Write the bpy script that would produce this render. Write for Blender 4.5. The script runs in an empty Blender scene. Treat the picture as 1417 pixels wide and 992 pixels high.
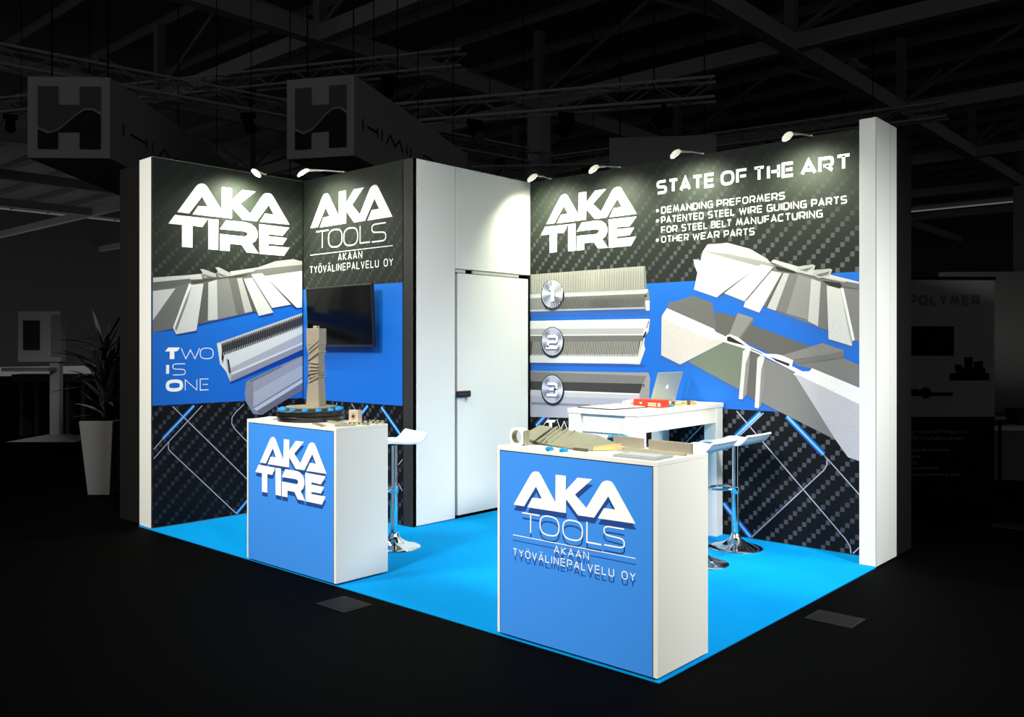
import bpy, bmesh, math, random
from mathutils import Vector, Matrix
random.seed(7)
scene = bpy.context.scene
COL = scene.collection

# ------------------------------------------------------------------ camera
W_PX, H_PX = 1417, 992
cam_data = bpy.data.cameras.new('camera')
cam = bpy.data.objects.new('camera', cam_data)
COL.objects.link(cam)
cam.location = (7.0781, -3.2919, 1.4824)
cam.rotation_euler = (math.pi / 2, 0, 0.7306)
cam_data.sensor_fit = 'HORIZONTAL'
cam_data.sensor_width = 36
cam_data.lens = 1205.72 * 36 / W_PX
cam_data.shift_y = -17.52 / W_PX
cam_data.clip_end = 300
scene.camera = cam

# ------------------------------------------------------------------ world, light, exposure
world = bpy.data.worlds.new('world')
scene.world = world
world.use_nodes = True
world.node_tree.nodes['Background'].inputs[0].default_value = (1.0, 1.0, 1.0, 1)
world.node_tree.nodes['Background'].inputs[1].default_value = 0.1
vs = scene.view_settings
vs.view_transform = 'Standard'
vs.look = 'None'
vs.exposure = 0.0
vs.gamma = 1.0
vs.use_curve_mapping = False

def area(name, loc, target, size, power, col, spread):
    d = bpy.data.lights.new(name, 'AREA')
    d.shape = 'DISK'
    d.size = size
    d.energy = power
    d.color = col
    d.spread = math.radians(spread)
    o = bpy.data.objects.new(name, d)
    COL.objects.link(o)
    o.location = loc
    o.rotation_euler = (Vector(target) - Vector(loc)).to_track_quat('-Z', 'Y').to_euler()
    return o

# the hall's high floodlights aimed at the stand, then two added fills
area('hall_and_fill_flood', (0.2, -6.0, 6.2), (1.3, 0.3, 0.7), 1.6, 78, (1.0, 0.97, 0.89), 58)
area('hall_and_fill_flood', (4.3, -6.2, 6.2), (4.1, 0.3, 0.9), 1.6, 72, (1.0, 0.975, 0.91), 52)
area('hall_and_fill_flood', (9.6, 0.1, 5.2), (5.0, 1.2, 0.9), 1.4, 52, (0.98, 1.0, 0.99), 44)
area('hall_and_fill_flood', (9.9, 3.5, 5.6), (5.0, 2.9, 1.5), 1.0, 8.5, (0.96, 1.0, 1.0), 26)  # added fill for the pillar's side face, not a lamp of the hall
area('hall_and_fill_flood', (8.6, -2.2, 6.3), (0.2, 0.7, 1.5), 1.2, 15, (1.0, 0.99, 0.95), 26)  # made-up narrow flood, added only to brighten the left wall
DATA = {'LW_logo':[[(231,2590),(399,2828),(421,2847),(447,2857),(476,2855),(498,2838),(632,2654),(636,2852),(729,2853),(728,2752),(832,2852),(962,2854),(810,2731),(909,2651),(1036,2835),(1057,2851),(1089,2860),(1123,2856),(1141,2839),(1315,2598),(1006,2592),(1059,2670),(1152,2671),(1095,2753),(975,2593),(835,2591),(729,2691),(729,2592),(367,2587),(417,2662),(506,2666),(452,2747),(336,2590)],
[(211,2565),(505,2565),(455,2489),(366,2490),(366,2307),(273,2305),(273,2488),(155,2487)],
[(509,2563),(601,2567),(601,2305),(509,2305)],
[(675,2568),(861,2572),(916,2563),(962,2535),(983,2496),(983,2455),(964,2416),(925,2391),(994,2307),(875,2307),(825,2369),(710,2370),(710,2306),(616,2304),(616,2445),(852,2445),(875,2453),(885,2470),(875,2486),(848,2491),(616,2488)],
[(999,2570),(1314,2569),(1241,2488),(1094,2490),(1094,2471),(1290,2471),(1241,2405),(1094,2403),(1094,2384),(1313,2386),(1256,2306),(1003,2305)]],
'TW_logo':[[(317,2569),(496,2831),(519,2853),(547,2863),(579,2860),(602,2841),(747,2634),(750,2855),(850,2855),(849,2742),(960,2851),(1100,2852),(937,2718),(1044,2626),(1179,2830),(1201,2847),(1236,2857),(1272,2851),(1292,2833),(1479,2561),(1148,2560),(1205,2645),(1304,2646),(1243,2737),(1115,2562),(965,2561),(851,2674),(851,2564),(463,2563),(516,2647),(612,2650),(554,2741),(430,2568)]],
'RW_logo':[[(1930,2610),(2089,2835),(2109,2854),(2133,2863),(2160,2861),(2180,2844),(2300,2666),(2307,2856),(2392,2856),(2390,2759),(2487,2853),(2607,2854),(2464,2738),(2553,2660),(2674,2835),(2693,2850),(2723,2858),(2754,2853),(2770,2837),(2925,2605),(2642,2603),(2692,2677),(2777,2677),(2726,2756),(2613,2605),(2485,2604),(2390,2701),(2387,2606),(2055,2606),(2102,2677),(2184,2680),(2136,2758),(2027,2609)],
[(1914,2585),(2183,2583),(2137,2512),(2056,2514),(2055,2342),(1969,2341),(1970,2512),(1863,2512)],
[(2187,2581),(2271,2584),(2269,2339),(2185,2339)],
[(2338,2584),(2509,2587),(2558,2578),(2600,2552),(2619,2515),(2619,2477),(2601,2441),(2566,2418),(2629,2339),(2520,2340),(2475,2398),(2369,2399),(2369,2340),(2283,2338),(2284,2470),(2500,2468),(2520,2476),(2530,2492),(2521,2506),(2496,2512),(2284,2510)],
[(2634,2584),(2923,2581),(2855,2506),(2721,2509),(2721,2492),(2900,2490),(2855,2429),(2721,2428),(2721,2410),(2920,2411),(2868,2337),(2637,2337)]],
'C1_logo':[[(1832,688),(1953,853),(1968,866),(1986,873),(2007,871),(2022,859),(2112,729),(2118,867),(2182,867),(2180,797),(2254,865),(2345,866),(2237,781),(2304,724),(2396,852),(2410,863),(2433,869),(2456,865),(2469,854),(2586,683),(2371,682),(2409,736),(2474,736),(2435,794),(2349,683),(2252,683),(2180,754),(2178,685),(1926,685),(1962,737),(2024,739),(1988,796),(1905,687)],
[(1814,671),(2017,669),(1983,617),(1922,618),(1923,491),(1858,490),(1857,617),(1776,617)],
[(2020,668),(2084,670),(2085,488),(2022,488)],
[(2135,670),(2264,671),(2302,665),(2334,645),(2349,618),(2349,590),(2336,563),(2309,546),(2357,487),(2275,488),(2240,531),(2160,532),(2160,488),(2095,487),(2095,585),(2258,583),(2274,589),(2281,601),(2274,612),(2255,616),(2094,615)],
[(2359,669),(2578,667),(2527,611),(2426,614),(2426,600),(2561,599),(2528,554),(2426,553),(2426,540),(2577,540),(2538,485),(2364,486)]],
'C2_logo':[[(4140,679),(4253,841),(4267,855),(4285,861),(4305,860),(4320,848),(4412,722),(4414,857),(4477,858),(4477,789),(4547,856),(4635,858),(4532,774),(4600,719),(4686,844),(4699,855),(4721,861),(4744,858),(4757,847),(4876,682),(4666,679),(4702,731),(4765,732),(4726,788),(4645,679),(4550,678),(4478,747),(4478,679),(4232,677),(4265,728),(4326,731),(4289,786),(4211,679)]],
'C2_line':[(4136,524),(4876,527)],
'TW_line':[(315,2322),(1483,2318)],
'RW_bullets':[(3131,2609),(3131,2525),(3131,2364)],
'LW_T':[(125,1436),(155,1469),(256,1469),(234,1439),(206,1435),(206,1373),(167,1373),(167,1436)],
'RW_T':[(1894,743),(1943,799),(2044,802),(2022,778),(1998,776),(1995,700),(1962,698),(1962,774),(1927,772)],
'LW_product':[((22,62,140),[(25,1594),(199,1610),(228,1562),(407,1592),(417,1646),(973,1775),(1001,1733),(1145,1760),(1142,1810),(1329,1847),(1396,1815),(1451,1830),(1451,2034),(25,1689)]),((105,104,102),[(25,2033),(442,2088),(956,2159),(1451,2191),(1451,1846),(1402,1834),(1329,1863),(1139,1825),(967,1790),(412,1667),(25,1591)]),((188,187,185),[(25,2035),(312,2072),(453,2093),(453,2048),(312,2036),(25,1997)]),((92,91,89),[(25,1997),(347,2046),(337,2006),(214,1972),(25,1930)]),((195,194,192),[(25,1926),(217,1958),(25,1689)]),((202,201,199),[(337,2008),(194,1630),(223,1578),(402,1612),(465,2011),(357,1993)]),((118,117,115),[(360,1987),(317,1846),(223,1601),(212,1627),(302,1854)]),((226,225,223),[(337,2008),(357,1993),(337,1950),(317,1921),(206,1633),(194,1630)]),((88,87,85),[(468,2013),(509,2023),(504,1700),(414,1674)]),((188,187,185),[(509,2023),(589,2053),(595,1709),(504,1698)]),((128,127,125),[(589,2053),(698,2074),(779,1750),(595,1709)]),((104,103,101),[(698,2074),(779,2074),(856,1775),(779,1752)]),((175,174,172),[(779,2074),(828,2080),(933,1789),(856,1772)]),((84,83,81),[(828,2080),(845,2068),(995,1781),(933,1787)]),((206,205,203),[(845,2071),(928,2087),(1145,1785),(995,1749)]),((215,214,212),[(920,2117),(1030,2134),(1329,1863),(1133,1825),(939,2086)]),((80,79,77),[(1030,2134),(1058,2110),(1396,1834),(1365,1843),(1329,1868)]),((226,225,223),[(1058,2110),(1451,2181),(1451,1841),(1396,1834)]),((168,167,165),[(984,2181),(1163,2249),(1353,2283),(1451,2270),(1451,2235),(1163,2195),(945,2156)]),((110,109,107),[(945,2156),(1163,2195),(1451,2238),(1451,2181),(1058,2113),(1024,2133),(906,2121)]),((70,69,67),[(347,2030),(576,2062),(714,2087),(917,2122),(845,2097),(576,2053),(372,2006)]),((180,179,177),[(714,2129),(984,2181),(939,2143),(719,2090)]),((165,164,162),[(571,2155),(608,2158),(714,2114),(719,2090),(618,2071),(582,2096),(597,2121)]),((110,109,107),[(587,2116),(682,2088),(639,2078),(576,2096)]),((165,164,162),[(434,2132),(468,2132),(576,2101),(581,2073),(473,2059),(442,2088),(455,2100)]),((110,109,107),[(458,2093),(566,2071),(514,2061),(448,2079)])],
'LW_bar_one':[((12,58,145),[(588,1486),(722,1149),(1464,1394),(1464,1639)]),((176,179,186),[(588,1505),(1457,1790),(1457,1451),(717,1168),(675,1259),(618,1326)]),((34,34,38),[(629,1500),(1457,1770),(1457,1668),(665,1401),(634,1439)]),((206,208,210),[(654,1401),(1457,1654),(1457,1598),(722,1291),(685,1372)]),((165,168,180),[(722,1291),(1457,1598),(1457,1517),(727,1248)]),((208,210,216),[(727,1248),(1457,1515),(1457,1498),(727,1227)]),((140,140,155),[(727,1227),(1457,1496),(1457,1448),(717,1168)]),((212,212,210),[(588,1505),(629,1500),(636,1439),(675,1372),(685,1287),(717,1168),(675,1259),(618,1326)]),((40,40,42),[(685,1368),(702,1361),(722,1244),(702,1247)]),((34,34,38),[(636,1462),(660,1465),(675,1453),(665,1439),(644,1326),(632,1373)]),((190,186,180),[(639,1510),(644,1512),(648,1489),(644,1487)]),((100,100,104),[(644,1487),(647,1489),(651,1424),(648,1422)]),((200,200,202),[(647,1426),(651,1427),(656,1399),(650,1397)]),((190,186,180),[(655,1516),(661,1518),(665,1494),(661,1492)]),((100,100,104),[(661,1492),(664,1494),(668,1429),(665,1427)]),((200,200,202),[(664,1431),(668,1433),(673,1404),(667,1403)]),((190,186,180),[(672,1521),(677,1523),(681,1500),(677,1498)]),((100,100,104),[(677,1498),(680,1500),(684,1434),(681,1432)]),((200,200,202),[(680,1436),(684,1438),(690,1410),(683,1408)]),((190,186,180),[(689,1527),(694,1529),(698,1505),(694,1503)]),((100,100,104),[(694,1503),(697,1505),(701,1440),(698,1438)]),((200,200,202),[(697,1442),(701,1443),(706,1415),(700,1413)]),((190,186,180),[(705,1532),(710,1534),(715,1510),(710,1509)]),((100,100,104),[(710,1509),(714,1510),(718,1445),(715,1443)]),((200,200,202),[(714,1447),(718,1449),(723,1420),(717,1418)]),((190,186,180),[(722,1538),(727,1540),(731,1516),(727,1514)]),((100,100,104),[(727,1514),(730,1516),(734,1450),(731,1449)]),((200,200,202),[(730,1452),(734,1454),(740,1426),(733,1424)]),((190,186,180),[(739,1543),(744,1545),(748,1521),(744,1520)]),((100,100,104),[(744,1520),(747,1521),(751,1456),(748,1454)]),((200,200,202),[(747,1458),(751,1460),(757,1431),(750,1429)]),((190,186,180),[(755,1549),(761,1551),(765,1527),(761,1525)]),((100,100,104),[(761,1525),(764,1527),(768,1461),(765,1459)]),((200,200,202),[(764,1463),(768,1465),(773,1436),(767,1434)]),((190,186,180),[(772,1554),(778,1556),(782,1532),(778,1531)]),((100,100,104),[(778,1531),(781,1532),(785,1467),(782,1465)]),((200,200,202),[(781,1469),(785,1470),(790,1442),(784,1440)]),((190,186,180),[(789,1560),(795,1562),(799,1538),(795,1536)]),((100,100,104),[(795,1536),(798,1538),(802,1472),(799,1470)]),((200,200,202),[(798,1474),(802,1476),(807,1447),(801,1445)]),((190,186,180),[(806,1566),(812,1567),(816,1544),(812,1542)]),((100,100,104),[(812,1542),(815,1544),(819,1478),(816,1476)]),((200,200,202),[(815,1479),(819,1481),(824,1453),(818,1451)]),((190,186,180),[(823,1571),(829,1573),(833,1549),(829,1547)]),((100,100,104),[(829,1547),(832,1549),(836,1483),(833,1481)]),((200,200,202),[(832,1485),(836,1487),(841,1458),(835,1456)]),((190,186,180),[(840,1577),(846,1579),(850,1555),(846,1553)]),((100,100,104),[(846,1553),(849,1555),(853,1489),(850,1487)]),((200,200,202),[(849,1490),(853,1492),(859,1464),(852,1462)]),((190,186,180),[(858,1582),(863,1584),(867,1560),(863,1558)]),((100,100,104),[(863,1558),(866,1560),(870,1494),(867,1492)]),((200,200,202),[(866,1496),(870,1498),(876,1469),(869,1467)]),((190,186,180),[(875,1588),(880,1590),(884,1566),(880,1564)]),((100,100,104),[(880,1564),(883,1566),(888,1500),(884,1498)]),((200,200,202),[(883,1502),(888,1503),(893,1475),(887,1473)]),((190,186,180),[(892,1594),(897,1596),(902,1572),(897,1570)]),((100,100,104),[(897,1570),(901,1572),(905,1505),(902,1503)]),((200,200,202),[(901,1507),(905,1509),(910,1480),(904,1478)]),((190,186,180),[(909,1599),(915,1601),(919,1577),(915,1575)]),((100,100,104),[(915,1575),(918,1577),(922,1511),(919,1509)]),((200,200,202),[(918,1513),(922,1515),(928,1486),(921,1484)]),((190,186,180),[(927,1605),(932,1607),(937,1583),(932,1581)]),((100,100,104),[(932,1581),(935,1583),(940,1516),(937,1514)]),((200,200,202),[(935,1518),(940,1520),(945,1491),(939,1489)]),((190,186,180),[(944,1611),(950,1613),(954,1589),(950,1587)]),((100,100,104),[(950,1587),(953,1589),(957,1522),(954,1520)]),((200,200,202),[(953,1524),(957,1526),(963,1497),(956,1495)]),((190,186,180),[(962,1617),(967,1619),(972,1594),(967,1592)]),((100,100,104),[(967,1592),(970,1594),(975,1528),(972,1526)]),((200,200,202),[(970,1530),(975,1532),(980,1502),(974,1500)]),((190,186,180),[(979,1622),(985,1624),(989,1600),(985,1598)]),((100,100,104),[(985,1598),(988,1600),(992,1533),(989,1531)]),((200,200,202),[(988,1535),(992,1537),(998,1508),(991,1506)]),((190,186,180),[(997,1628),(1002,1630),(1007,1606),(1002,1604)]),((100,100,104),[(1002,1604),(1006,1606),(1010,1539),(1007,1537)]),((200,200,202),[(1006,1541),(1010,1543),(1016,1514),(1009,1512)]),((190,186,180),[(1014,1634),(1020,1636),(1024,1612),(1020,1610)]),((100,100,104),[(1020,1610),(1023,1612),(1028,1545),(1024,1543)]),((200,200,202),[(1023,1547),(1028,1549),(1033,1519),(1027,1517)]),((190,186,180),[(1032,1640),(1038,1642),(1042,1617),(1038,1615)]),((100,100,104),[(1038,1615),(1041,1617),(1046,1550),(1042,1548)]),((200,200,202),[(1041,1552),(1046,1554),(1051,1525),(1044,1523)]),((190,186,180),[(1050,1646),(1056,1648),(1060,1623),(1056,1621)]),((100,100,104),[(1056,1621),(1059,1623),(1063,1556),(1060,1554)]),((200,200,202),[(1059,1558),(1063,1560),(1069,1531),(1062,1529)]),((190,186,180),[(1068,1652),(1073,1654),(1078,1629),(1073,1627)]),((100,100,104),[(1073,1627),(1077,1629),(1081,1562),(1078,1560)]),((200,200,202),[(1077,1564),(1081,1566),(1087,1536),(1080,1534)]),((190,186,180),[(1086,1658),(1091,1660),(1096,1635),(1091,1633)]),((100,100,104),[(1091,1633),(1095,1635),(1099,1568),(1096,1566)]),((200,200,202),[(1095,1570),(1099,1572),(1105,1542),(1098,1540)]),((190,186,180),[(1104,1663),(1109,1665),(1114,1641),(1109,1639)]),((100,100,104),[(1109,1639),(1113,1641),(1117,1573),(1114,1571)]),((200,200,202),[(1113,1575),(1117,1577),(1123,1548),(1116,1546)]),((190,186,180),[(1122,1669),(1127,1671),(1132,1647),(1127,1645)]),((100,100,104),[(1127,1645),(1131,1647),(1135,1579),(1132,1577)]),((200,200,202),[(1131,1581),(1135,1583),(1141,1554),(1134,1552)]),((190,186,180),[(1140,1675),(1146,1677),(1150,1653),(1146,1651)]),((100,100,104),[(1146,1651),(1149,1653),(1154,1585),(1150,1583)]),((200,200,202),[(1149,1587),(1154,1589),(1159,1559),(1152,1557)]),((190,186,180),[(1158,1681),(1164,1683),(1168,1659),(1164,1657)]),((100,100,104),[(1164,1657),(1167,1659),(1172,1591),(1168,1589)]),((200,200,202),[(1167,1593),(1172,1595),(1178,1565),(1171,1563)]),((190,186,180),[(1176,1687),(1182,1689),(1187,1665),(1182,1663)]),((100,100,104),[(1182,1663),(1185,1665),(1190,1597),(1187,1595)]),((200,200,202),[(1185,1599),(1190,1601),(1196,1571),(1189,1569)]),((190,186,180),[(1195,1693),(1200,1695),(1205,1671),(1200,1669)]),((100,100,104),[(1200,1669),(1204,1671),(1208,1603),(1205,1601)]),((200,200,202),[(1204,1605),(1208,1607),(1214,1577),(1207,1575)]),((190,186,180),[(1213,1699),(1219,1701),(1223,1677),(1219,1675)]),((100,100,104),[(1219,1675),(1222,1677),(1227,1609),(1223,1607)]),((200,200,202),[(1222,1611),(1227,1613),(1233,1583),(1226,1581)]),((190,186,180),[(1231,1705),(1237,1708),(1242,1683),(1237,1681)]),((100,100,104),[(1237,1681),(1241,1683),(1245,1614),(1242,1612)]),((200,200,202),[(1241,1616),(1245,1618),(1251,1589),(1244,1587)]),((190,186,180),[(1250,1711),(1256,1714),(1260,1689),(1256,1687)]),((100,100,104),[(1256,1687),(1259,1689),(1264,1620),(1260,1618)]),((200,200,202),[(1259,1622),(1264,1624),(1270,1594),(1263,1592)]),((190,186,180),[(1268,1718),(1274,1720),(1279,1695),(1274,1693)]),((100,100,104),[(1274,1693),(1278,1695),(1282,1626),(1279,1624)]),((200,200,202),[(1278,1628),(1282,1630),(1288,1600),(1281,1598)]),((190,186,180),[(1287,1724),(1293,1726),(1298,1701),(1293,1699)]),((100,100,104),[(1293,1699),(1296,1701),(1301,1632),(1298,1630)]),((200,200,202),[(1296,1634),(1301,1636),(1307,1606),(1300,1604)]),((190,186,180),[(1306,1730),(1312,1732),(1316,1707),(1312,1705)]),((100,100,104),[(1312,1705),(1315,1707),(1320,1638),(1316,1636)]),((200,200,202),[(1315,1640),(1320,1642),(1326,1612),(1319,1610)]),((190,186,180),[(1324,1736),(1330,1738),(1335,1713),(1330,1711)]),((100,100,104),[(1330,1711),(1334,1713),(1339,1644),(1335,1642)]),((200,200,202),[(1334,1646),(1339,1648),(1344,1618),(1337,1616)]),((190,186,180),[(1343,1742),(1349,1744),(1354,1719),(1349,1717)]),((100,100,104),[(1349,1717),(1353,1719),(1357,1651),(1354,1648)]),((200,200,202),[(1353,1652),(1357,1655),(1363,1624),(1356,1622)]),((190,186,180),[(1362,1748),(1368,1751),(1373,1725),(1368,1723)]),((100,100,104),[(1368,1723),(1372,1725),(1376,1657),(1373,1655)]),((200,200,202),[(1372,1659),(1376,1661),(1382,1630),(1375,1628)]),((190,186,180),[(1381,1755),(1387,1757),(1392,1732),(1387,1729)]),((100,100,104),[(1387,1729),(1391,1732),(1395,1663),(1392,1661)]),((200,200,202),[(1391,1665),(1395,1667),(1401,1636),(1394,1634)]),((190,186,180),[(1400,1761),(1406,1763),(1411,1738),(1406,1736)]),((100,100,104),[(1406,1736),(1410,1738),(1414,1669),(1411,1667)]),((200,200,202),[(1410,1671),(1414,1673),(1420,1643),(1413,1640)]),((190,186,180),[(1419,1767),(1425,1769),(1430,1744),(1425,1742)]),((100,100,104),[(1425,1742),(1429,1744),(1434,1675),(1430,1673)]),((200,200,202),[(1429,1677),(1434,1679),(1440,1649),(1432,1646)]),((190,186,180),[(1438,1773),(1444,1776),(1449,1750),(1444,1748)]),((100,100,104),[(1444,1748),(1448,1750),(1453,1681),(1449,1679)]),((200,200,202),[(1448,1683),(1453,1685),(1459,1655),(1451,1653)])],
'LW_bar_two':[((132,132,148),[(871,1168),(1457,1395),(1457,1084),(1029,864),(941,876),(865,994),(855,1062)]),((152,152,164),[(936,1166),(1457,1379),(1457,1313),(941,1069)]),((168,170,184),[(941,1069),(1457,1308),(1457,1191),(941,937)]),((118,118,134),[(941,937),(1457,1191),(1457,1175),(943,925)]),((190,192,205),[(943,925),(1457,1175),(1457,1140),(974,902)]),((108,108,124),[(974,902),(1457,1138),(1457,1068),(1013,865)]),((50,42,46),[(917,1170),(923,1173),(923,1164),(917,1162)]),((50,42,46),[(926,1174),(932,1177),(932,1168),(926,1165)]),((50,42,46),[(935,1178),(941,1180),(941,1172),(935,1169)]),((50,42,46),[(944,1181),(950,1184),(950,1175),(944,1173)]),((50,42,46),[(953,1185),(959,1188),(959,1179),(953,1176)]),((50,42,46),[(962,1189),(968,1191),(968,1183),(962,1180)]),((50,42,46),[(971,1192),(977,1195),(977,1186),(971,1184)]),((50,42,46),[(980,1196),(986,1199),(986,1190),(980,1187)]),((50,42,46),[(989,1200),(995,1203),(995,1194),(989,1191)]),((50,42,46),[(999,1203),(1004,1206),(1004,1197),(999,1195)]),((50,42,46),[(1008,1207),(1013,1210),(1013,1201),(1008,1198)]),((50,42,46),[(1017,1211),(1022,1214),(1022,1205),(1017,1202)]),((50,42,46),[(1026,1215),(1031,1217),(1031,1209),(1026,1206)]),((50,42,46),[(1035,1218),(1041,1221),(1041,1212),(1035,1210)]),((50,42,46),[(1044,1222),(1050,1225),(1050,1216),(1044,1213)]),((50,42,46),[(1053,1226),(1059,1229),(1059,1220),(1053,1217)]),((50,42,46),[(1063,1230),(1068,1232),(1068,1224),(1063,1221)]),((50,42,46),[(1072,1233),(1077,1236),(1077,1227),(1072,1225)]),((50,42,46),[(1081,1237),(1087,1240),(1087,1231),(1081,1228)]),((50,42,46),[(1090,1241),(1096,1244),(1096,1235),(1090,1232)]),((50,42,46),[(1100,1245),(1105,1248),(1105,1239),(1100,1236)]),((50,42,46),[(1109,1249),(1115,1251),(1115,1243),(1109,1240)]),((50,42,46),[(1118,1252),(1124,1255),(1124,1246),(1118,1244)]),((50,42,46),[(1128,1256),(1133,1259),(1133,1250),(1128,1247)]),((50,42,46),[(1137,1260),(1143,1263),(1143,1254),(1137,1251)]),((50,42,46),[(1146,1264),(1152,1267),(1152,1258),(1146,1255)]),((50,42,46),[(1156,1268),(1161,1271),(1161,1262),(1156,1259)]),((50,42,46),[(1165,1272),(1171,1274),(1171,1265),(1165,1263)]),((50,42,46),[(1174,1275),(1180,1278),(1180,1269),(1174,1266)]),((50,42,46),[(1184,1279),(1189,1282),(1189,1273),(1184,1270)]),((50,42,46),[(1193,1283),(1199,1286),(1199,1277),(1193,1274)]),((50,42,46),[(1203,1287),(1208,1290),(1208,1281),(1203,1278)]),((50,42,46),[(1212,1291),(1218,1294),(1218,1285),(1212,1282)]),((50,42,46),[(1222,1295),(1227,1298),(1227,1289),(1222,1286)])],
'RW_product_upper':[((42,98,185),[(3481,1934),(3679,1867),(3749,1888),(3913,1828),(3907,1782),(4041,1732),(4093,1766),(4569,1585),(4574,1527),(4741,1474),(4769,1517),(4797,1507),(4797,1484),(4746,1451),(4574,1513),(4569,1556),(4104,1741),(4041,1715),(3907,1756),(3896,1798),(3749,1865),(3679,1844),(3481,1916)]),((112,111,109),[(3556,2244),(4136,2107),(4708,1938),(4797,1901),(4797,1512),(4569,1596),(4104,1769)]),((186,185,183),[(3597,2292),(3777,2290),(3963,2230),(4104,2144),(4136,2107),(4039,2123),(3556,2239)]),((150,149,147),[(3556,2244),(3783,2202),(4050,2132),(4136,2107),(4163,2075),(4050,2102),(4034,2090),(3573,2230)]),((226,225,223),[(3471,2181),(3526,2172),(3544,2117),(3508,2071),(3483,2126)]),((236,235,233),[(3556,2239),(4034,2090),(3679,1867),(3477,1937),(3508,2071),(3538,2171)]),((92,91,89),[(4034,2090),(4050,2099),(3760,1898),(3679,1867),(3732,1905)]),((226,225,223),[(4056,2105),(4152,2075),(3918,1828),(3747,1896)]),((224,223,221),[(4141,2049),(4221,2029),(4041,1737),(3910,1785),(3930,1838)]),((70,69,67),[(4152,2075),(4159,2070),(3935,1832),(3918,1828)]),((84,83,81),[(4221,2029),(4239,2025),(4106,1771),(4085,1777)]),((186,185,183),[(4236,2028),(4280,2021),(4173,1747),(4104,1771)]),((116,115,113),[(4280,2021),(4350,2010),(4257,1725),(4173,1747)]),((138,137,135),[(4350,2010),(4450,1975),(4430,1672),(4257,1725)]),((192,191,189),[(4450,1975),(4520,1947),(4500,1624),(4425,1664)]),((112,111,109),[(4520,1947),(4564,1931),(4569,1594),(4500,1619)]),((206,205,203),[(4564,1921),(4665,1890),(4746,1481),(4578,1532)]),((160,159,157),[(4665,1890),(4681,1840),(4750,1517),(4746,1481),(4717,1611)]),((228,227,225),[(4665,1897),(4685,1896),(4769,1524),(4750,1517)]),((120,119,117),[(4685,1896),(4797,1877),(4797,1512),(4766,1526)]),((42,40,38),[(4168,2078),(4178,2083),(4334,2035),(4329,2022),(4189,2053)]),((42,40,38),[(4530,1956),(4660,1934),(4675,1914),(4660,1896),(4593,1915)]),((188,187,185),[(4136,2117),(4157,2135),(4339,2074),(4475,2032),(4708,1947),(4698,1934),(4554,1971),(4339,2030)]),((176,175,173),[(4345,2069),(4460,2079),(4481,2068),(4470,2037),(4395,2019),(4342,2026)]),((110,109,107),[(4360,2043),(4465,2061),(4415,2030)]),((176,175,173),[(4470,2037),(4588,2040),(4605,2032),(4588,1985),(4505,1974),(4460,2004)]),((110,109,107),[(4485,2002),(4588,2021),(4574,1997),(4515,1986)]),((202,201,199),[(4588,1997),(4797,1934),(4797,1920),(4708,1941),(4583,1973)]),((108,107,105),[(4708,1935),(4797,1918),(4797,1880),(4679,1911)])],
'RW_product_lower':[((45,96,176),[(3168,1402),(3348,1329),(3437,1354),(3877,1142),(3877,1065),(3909,1075),(3935,1110),(4008,1073),(4008,1003),(4039,1004),(4065,1051),(4185,998),(4178,977),(4065,1028),(4037,987),(4002,992),(3996,1059),(3935,1090),(3903,1048),(3868,1053),(3865,1118),(3437,1330),(3348,1303),(3165,1380)]),((94,93,91),[(3665,1759),(3832,1714),(3979,1643),(4435,1482),(4686,1394),(4801,1346),(4801,1191),(4455,1315),(4233,1383),(3877,1529),(3764,1550),(3673,1599)]),((104,103,101),[(3235,1843),(3298,1845),(3469,1887),(3642,1822),(3676,1624),(3658,1616),(3232,1795)]),((120,119,117),[(4329,1339),(4686,1394),(4801,1346),(4801,1191),(4455,1315)]),((134,133,131),[(3862,1740),(3991,1697),(3979,1650),(3877,1543),(3787,1571)]),((105,104,102),[(3991,1697),(3996,1670),(3891,1540),(3874,1543)]),((128,127,125),[(4533,1503),(4692,1448),(4578,1422),(4301,1378),(4226,1410)]),((112,111,109),[(4692,1448),(4688,1400),(4329,1343),(4308,1374),(4578,1422)]),((108,118,106),[(3742,1516),(3950,1468),(3884,1139),(3421,1354)]),((95,94,92),[(3935,1461),(4051,1408),(4008,1070),(3928,1107)]),((124,123,121),[(4072,1395),(4315,1293),(4629,806),(4178,998),(4044,1058)]),((190,188,194),[(4315,1280),(4801,1093),(4801,667),(4717,690),(4629,806)]),((200,195,192),[(3173,1721),(3634,1530),(3764,1537),(3734,1509),(3348,1329),(3168,1405)]),((226,225,223),[(3178,1736),(3224,1795),(3658,1616),(3673,1593),(3764,1554),(3764,1527),(3634,1528),(3173,1714)]),((236,235,233),[(3757,1550),(3772,1568),(3795,1573),(3862,1550),(3957,1482),(4094,1422),(4178,1420),(4226,1410),(4312,1374),(4301,1332),(4382,1294),(4435,1296),(4455,1319),(4801,1185),(4801,1068),(4355,1265),(4312,1267),(4329,1287),(4094,1398),(3964,1448),(3734,1516)]),((40,38,36),[(3769,1537),(3772,1554),(3795,1557),(3932,1482),(3817,1508),(3772,1520)]),((40,38,36),[(4125,1402),(4285,1349),(4277,1329),(4178,1367)]),((60,58,55),[(3972,1464),(4072,1424),(4068,1419),(3969,1457)]),((205,204,202),[(3906,1441),(3935,1464),(3967,1445),(3935,1353),(3903,1068),(3871,1070)]),((132,131,129),[(3967,1445),(3962,1354),(3935,1107),(3903,1068),(3928,1340)]),((205,204,202),[(4025,1388),(4054,1412),(4086,1395),(4062,1315),(4037,1004),(4004,1009)]),((132,131,129),[(4086,1395),(4082,1169),(4054,1024),(4037,1004),(4058,1302)])],
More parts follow.
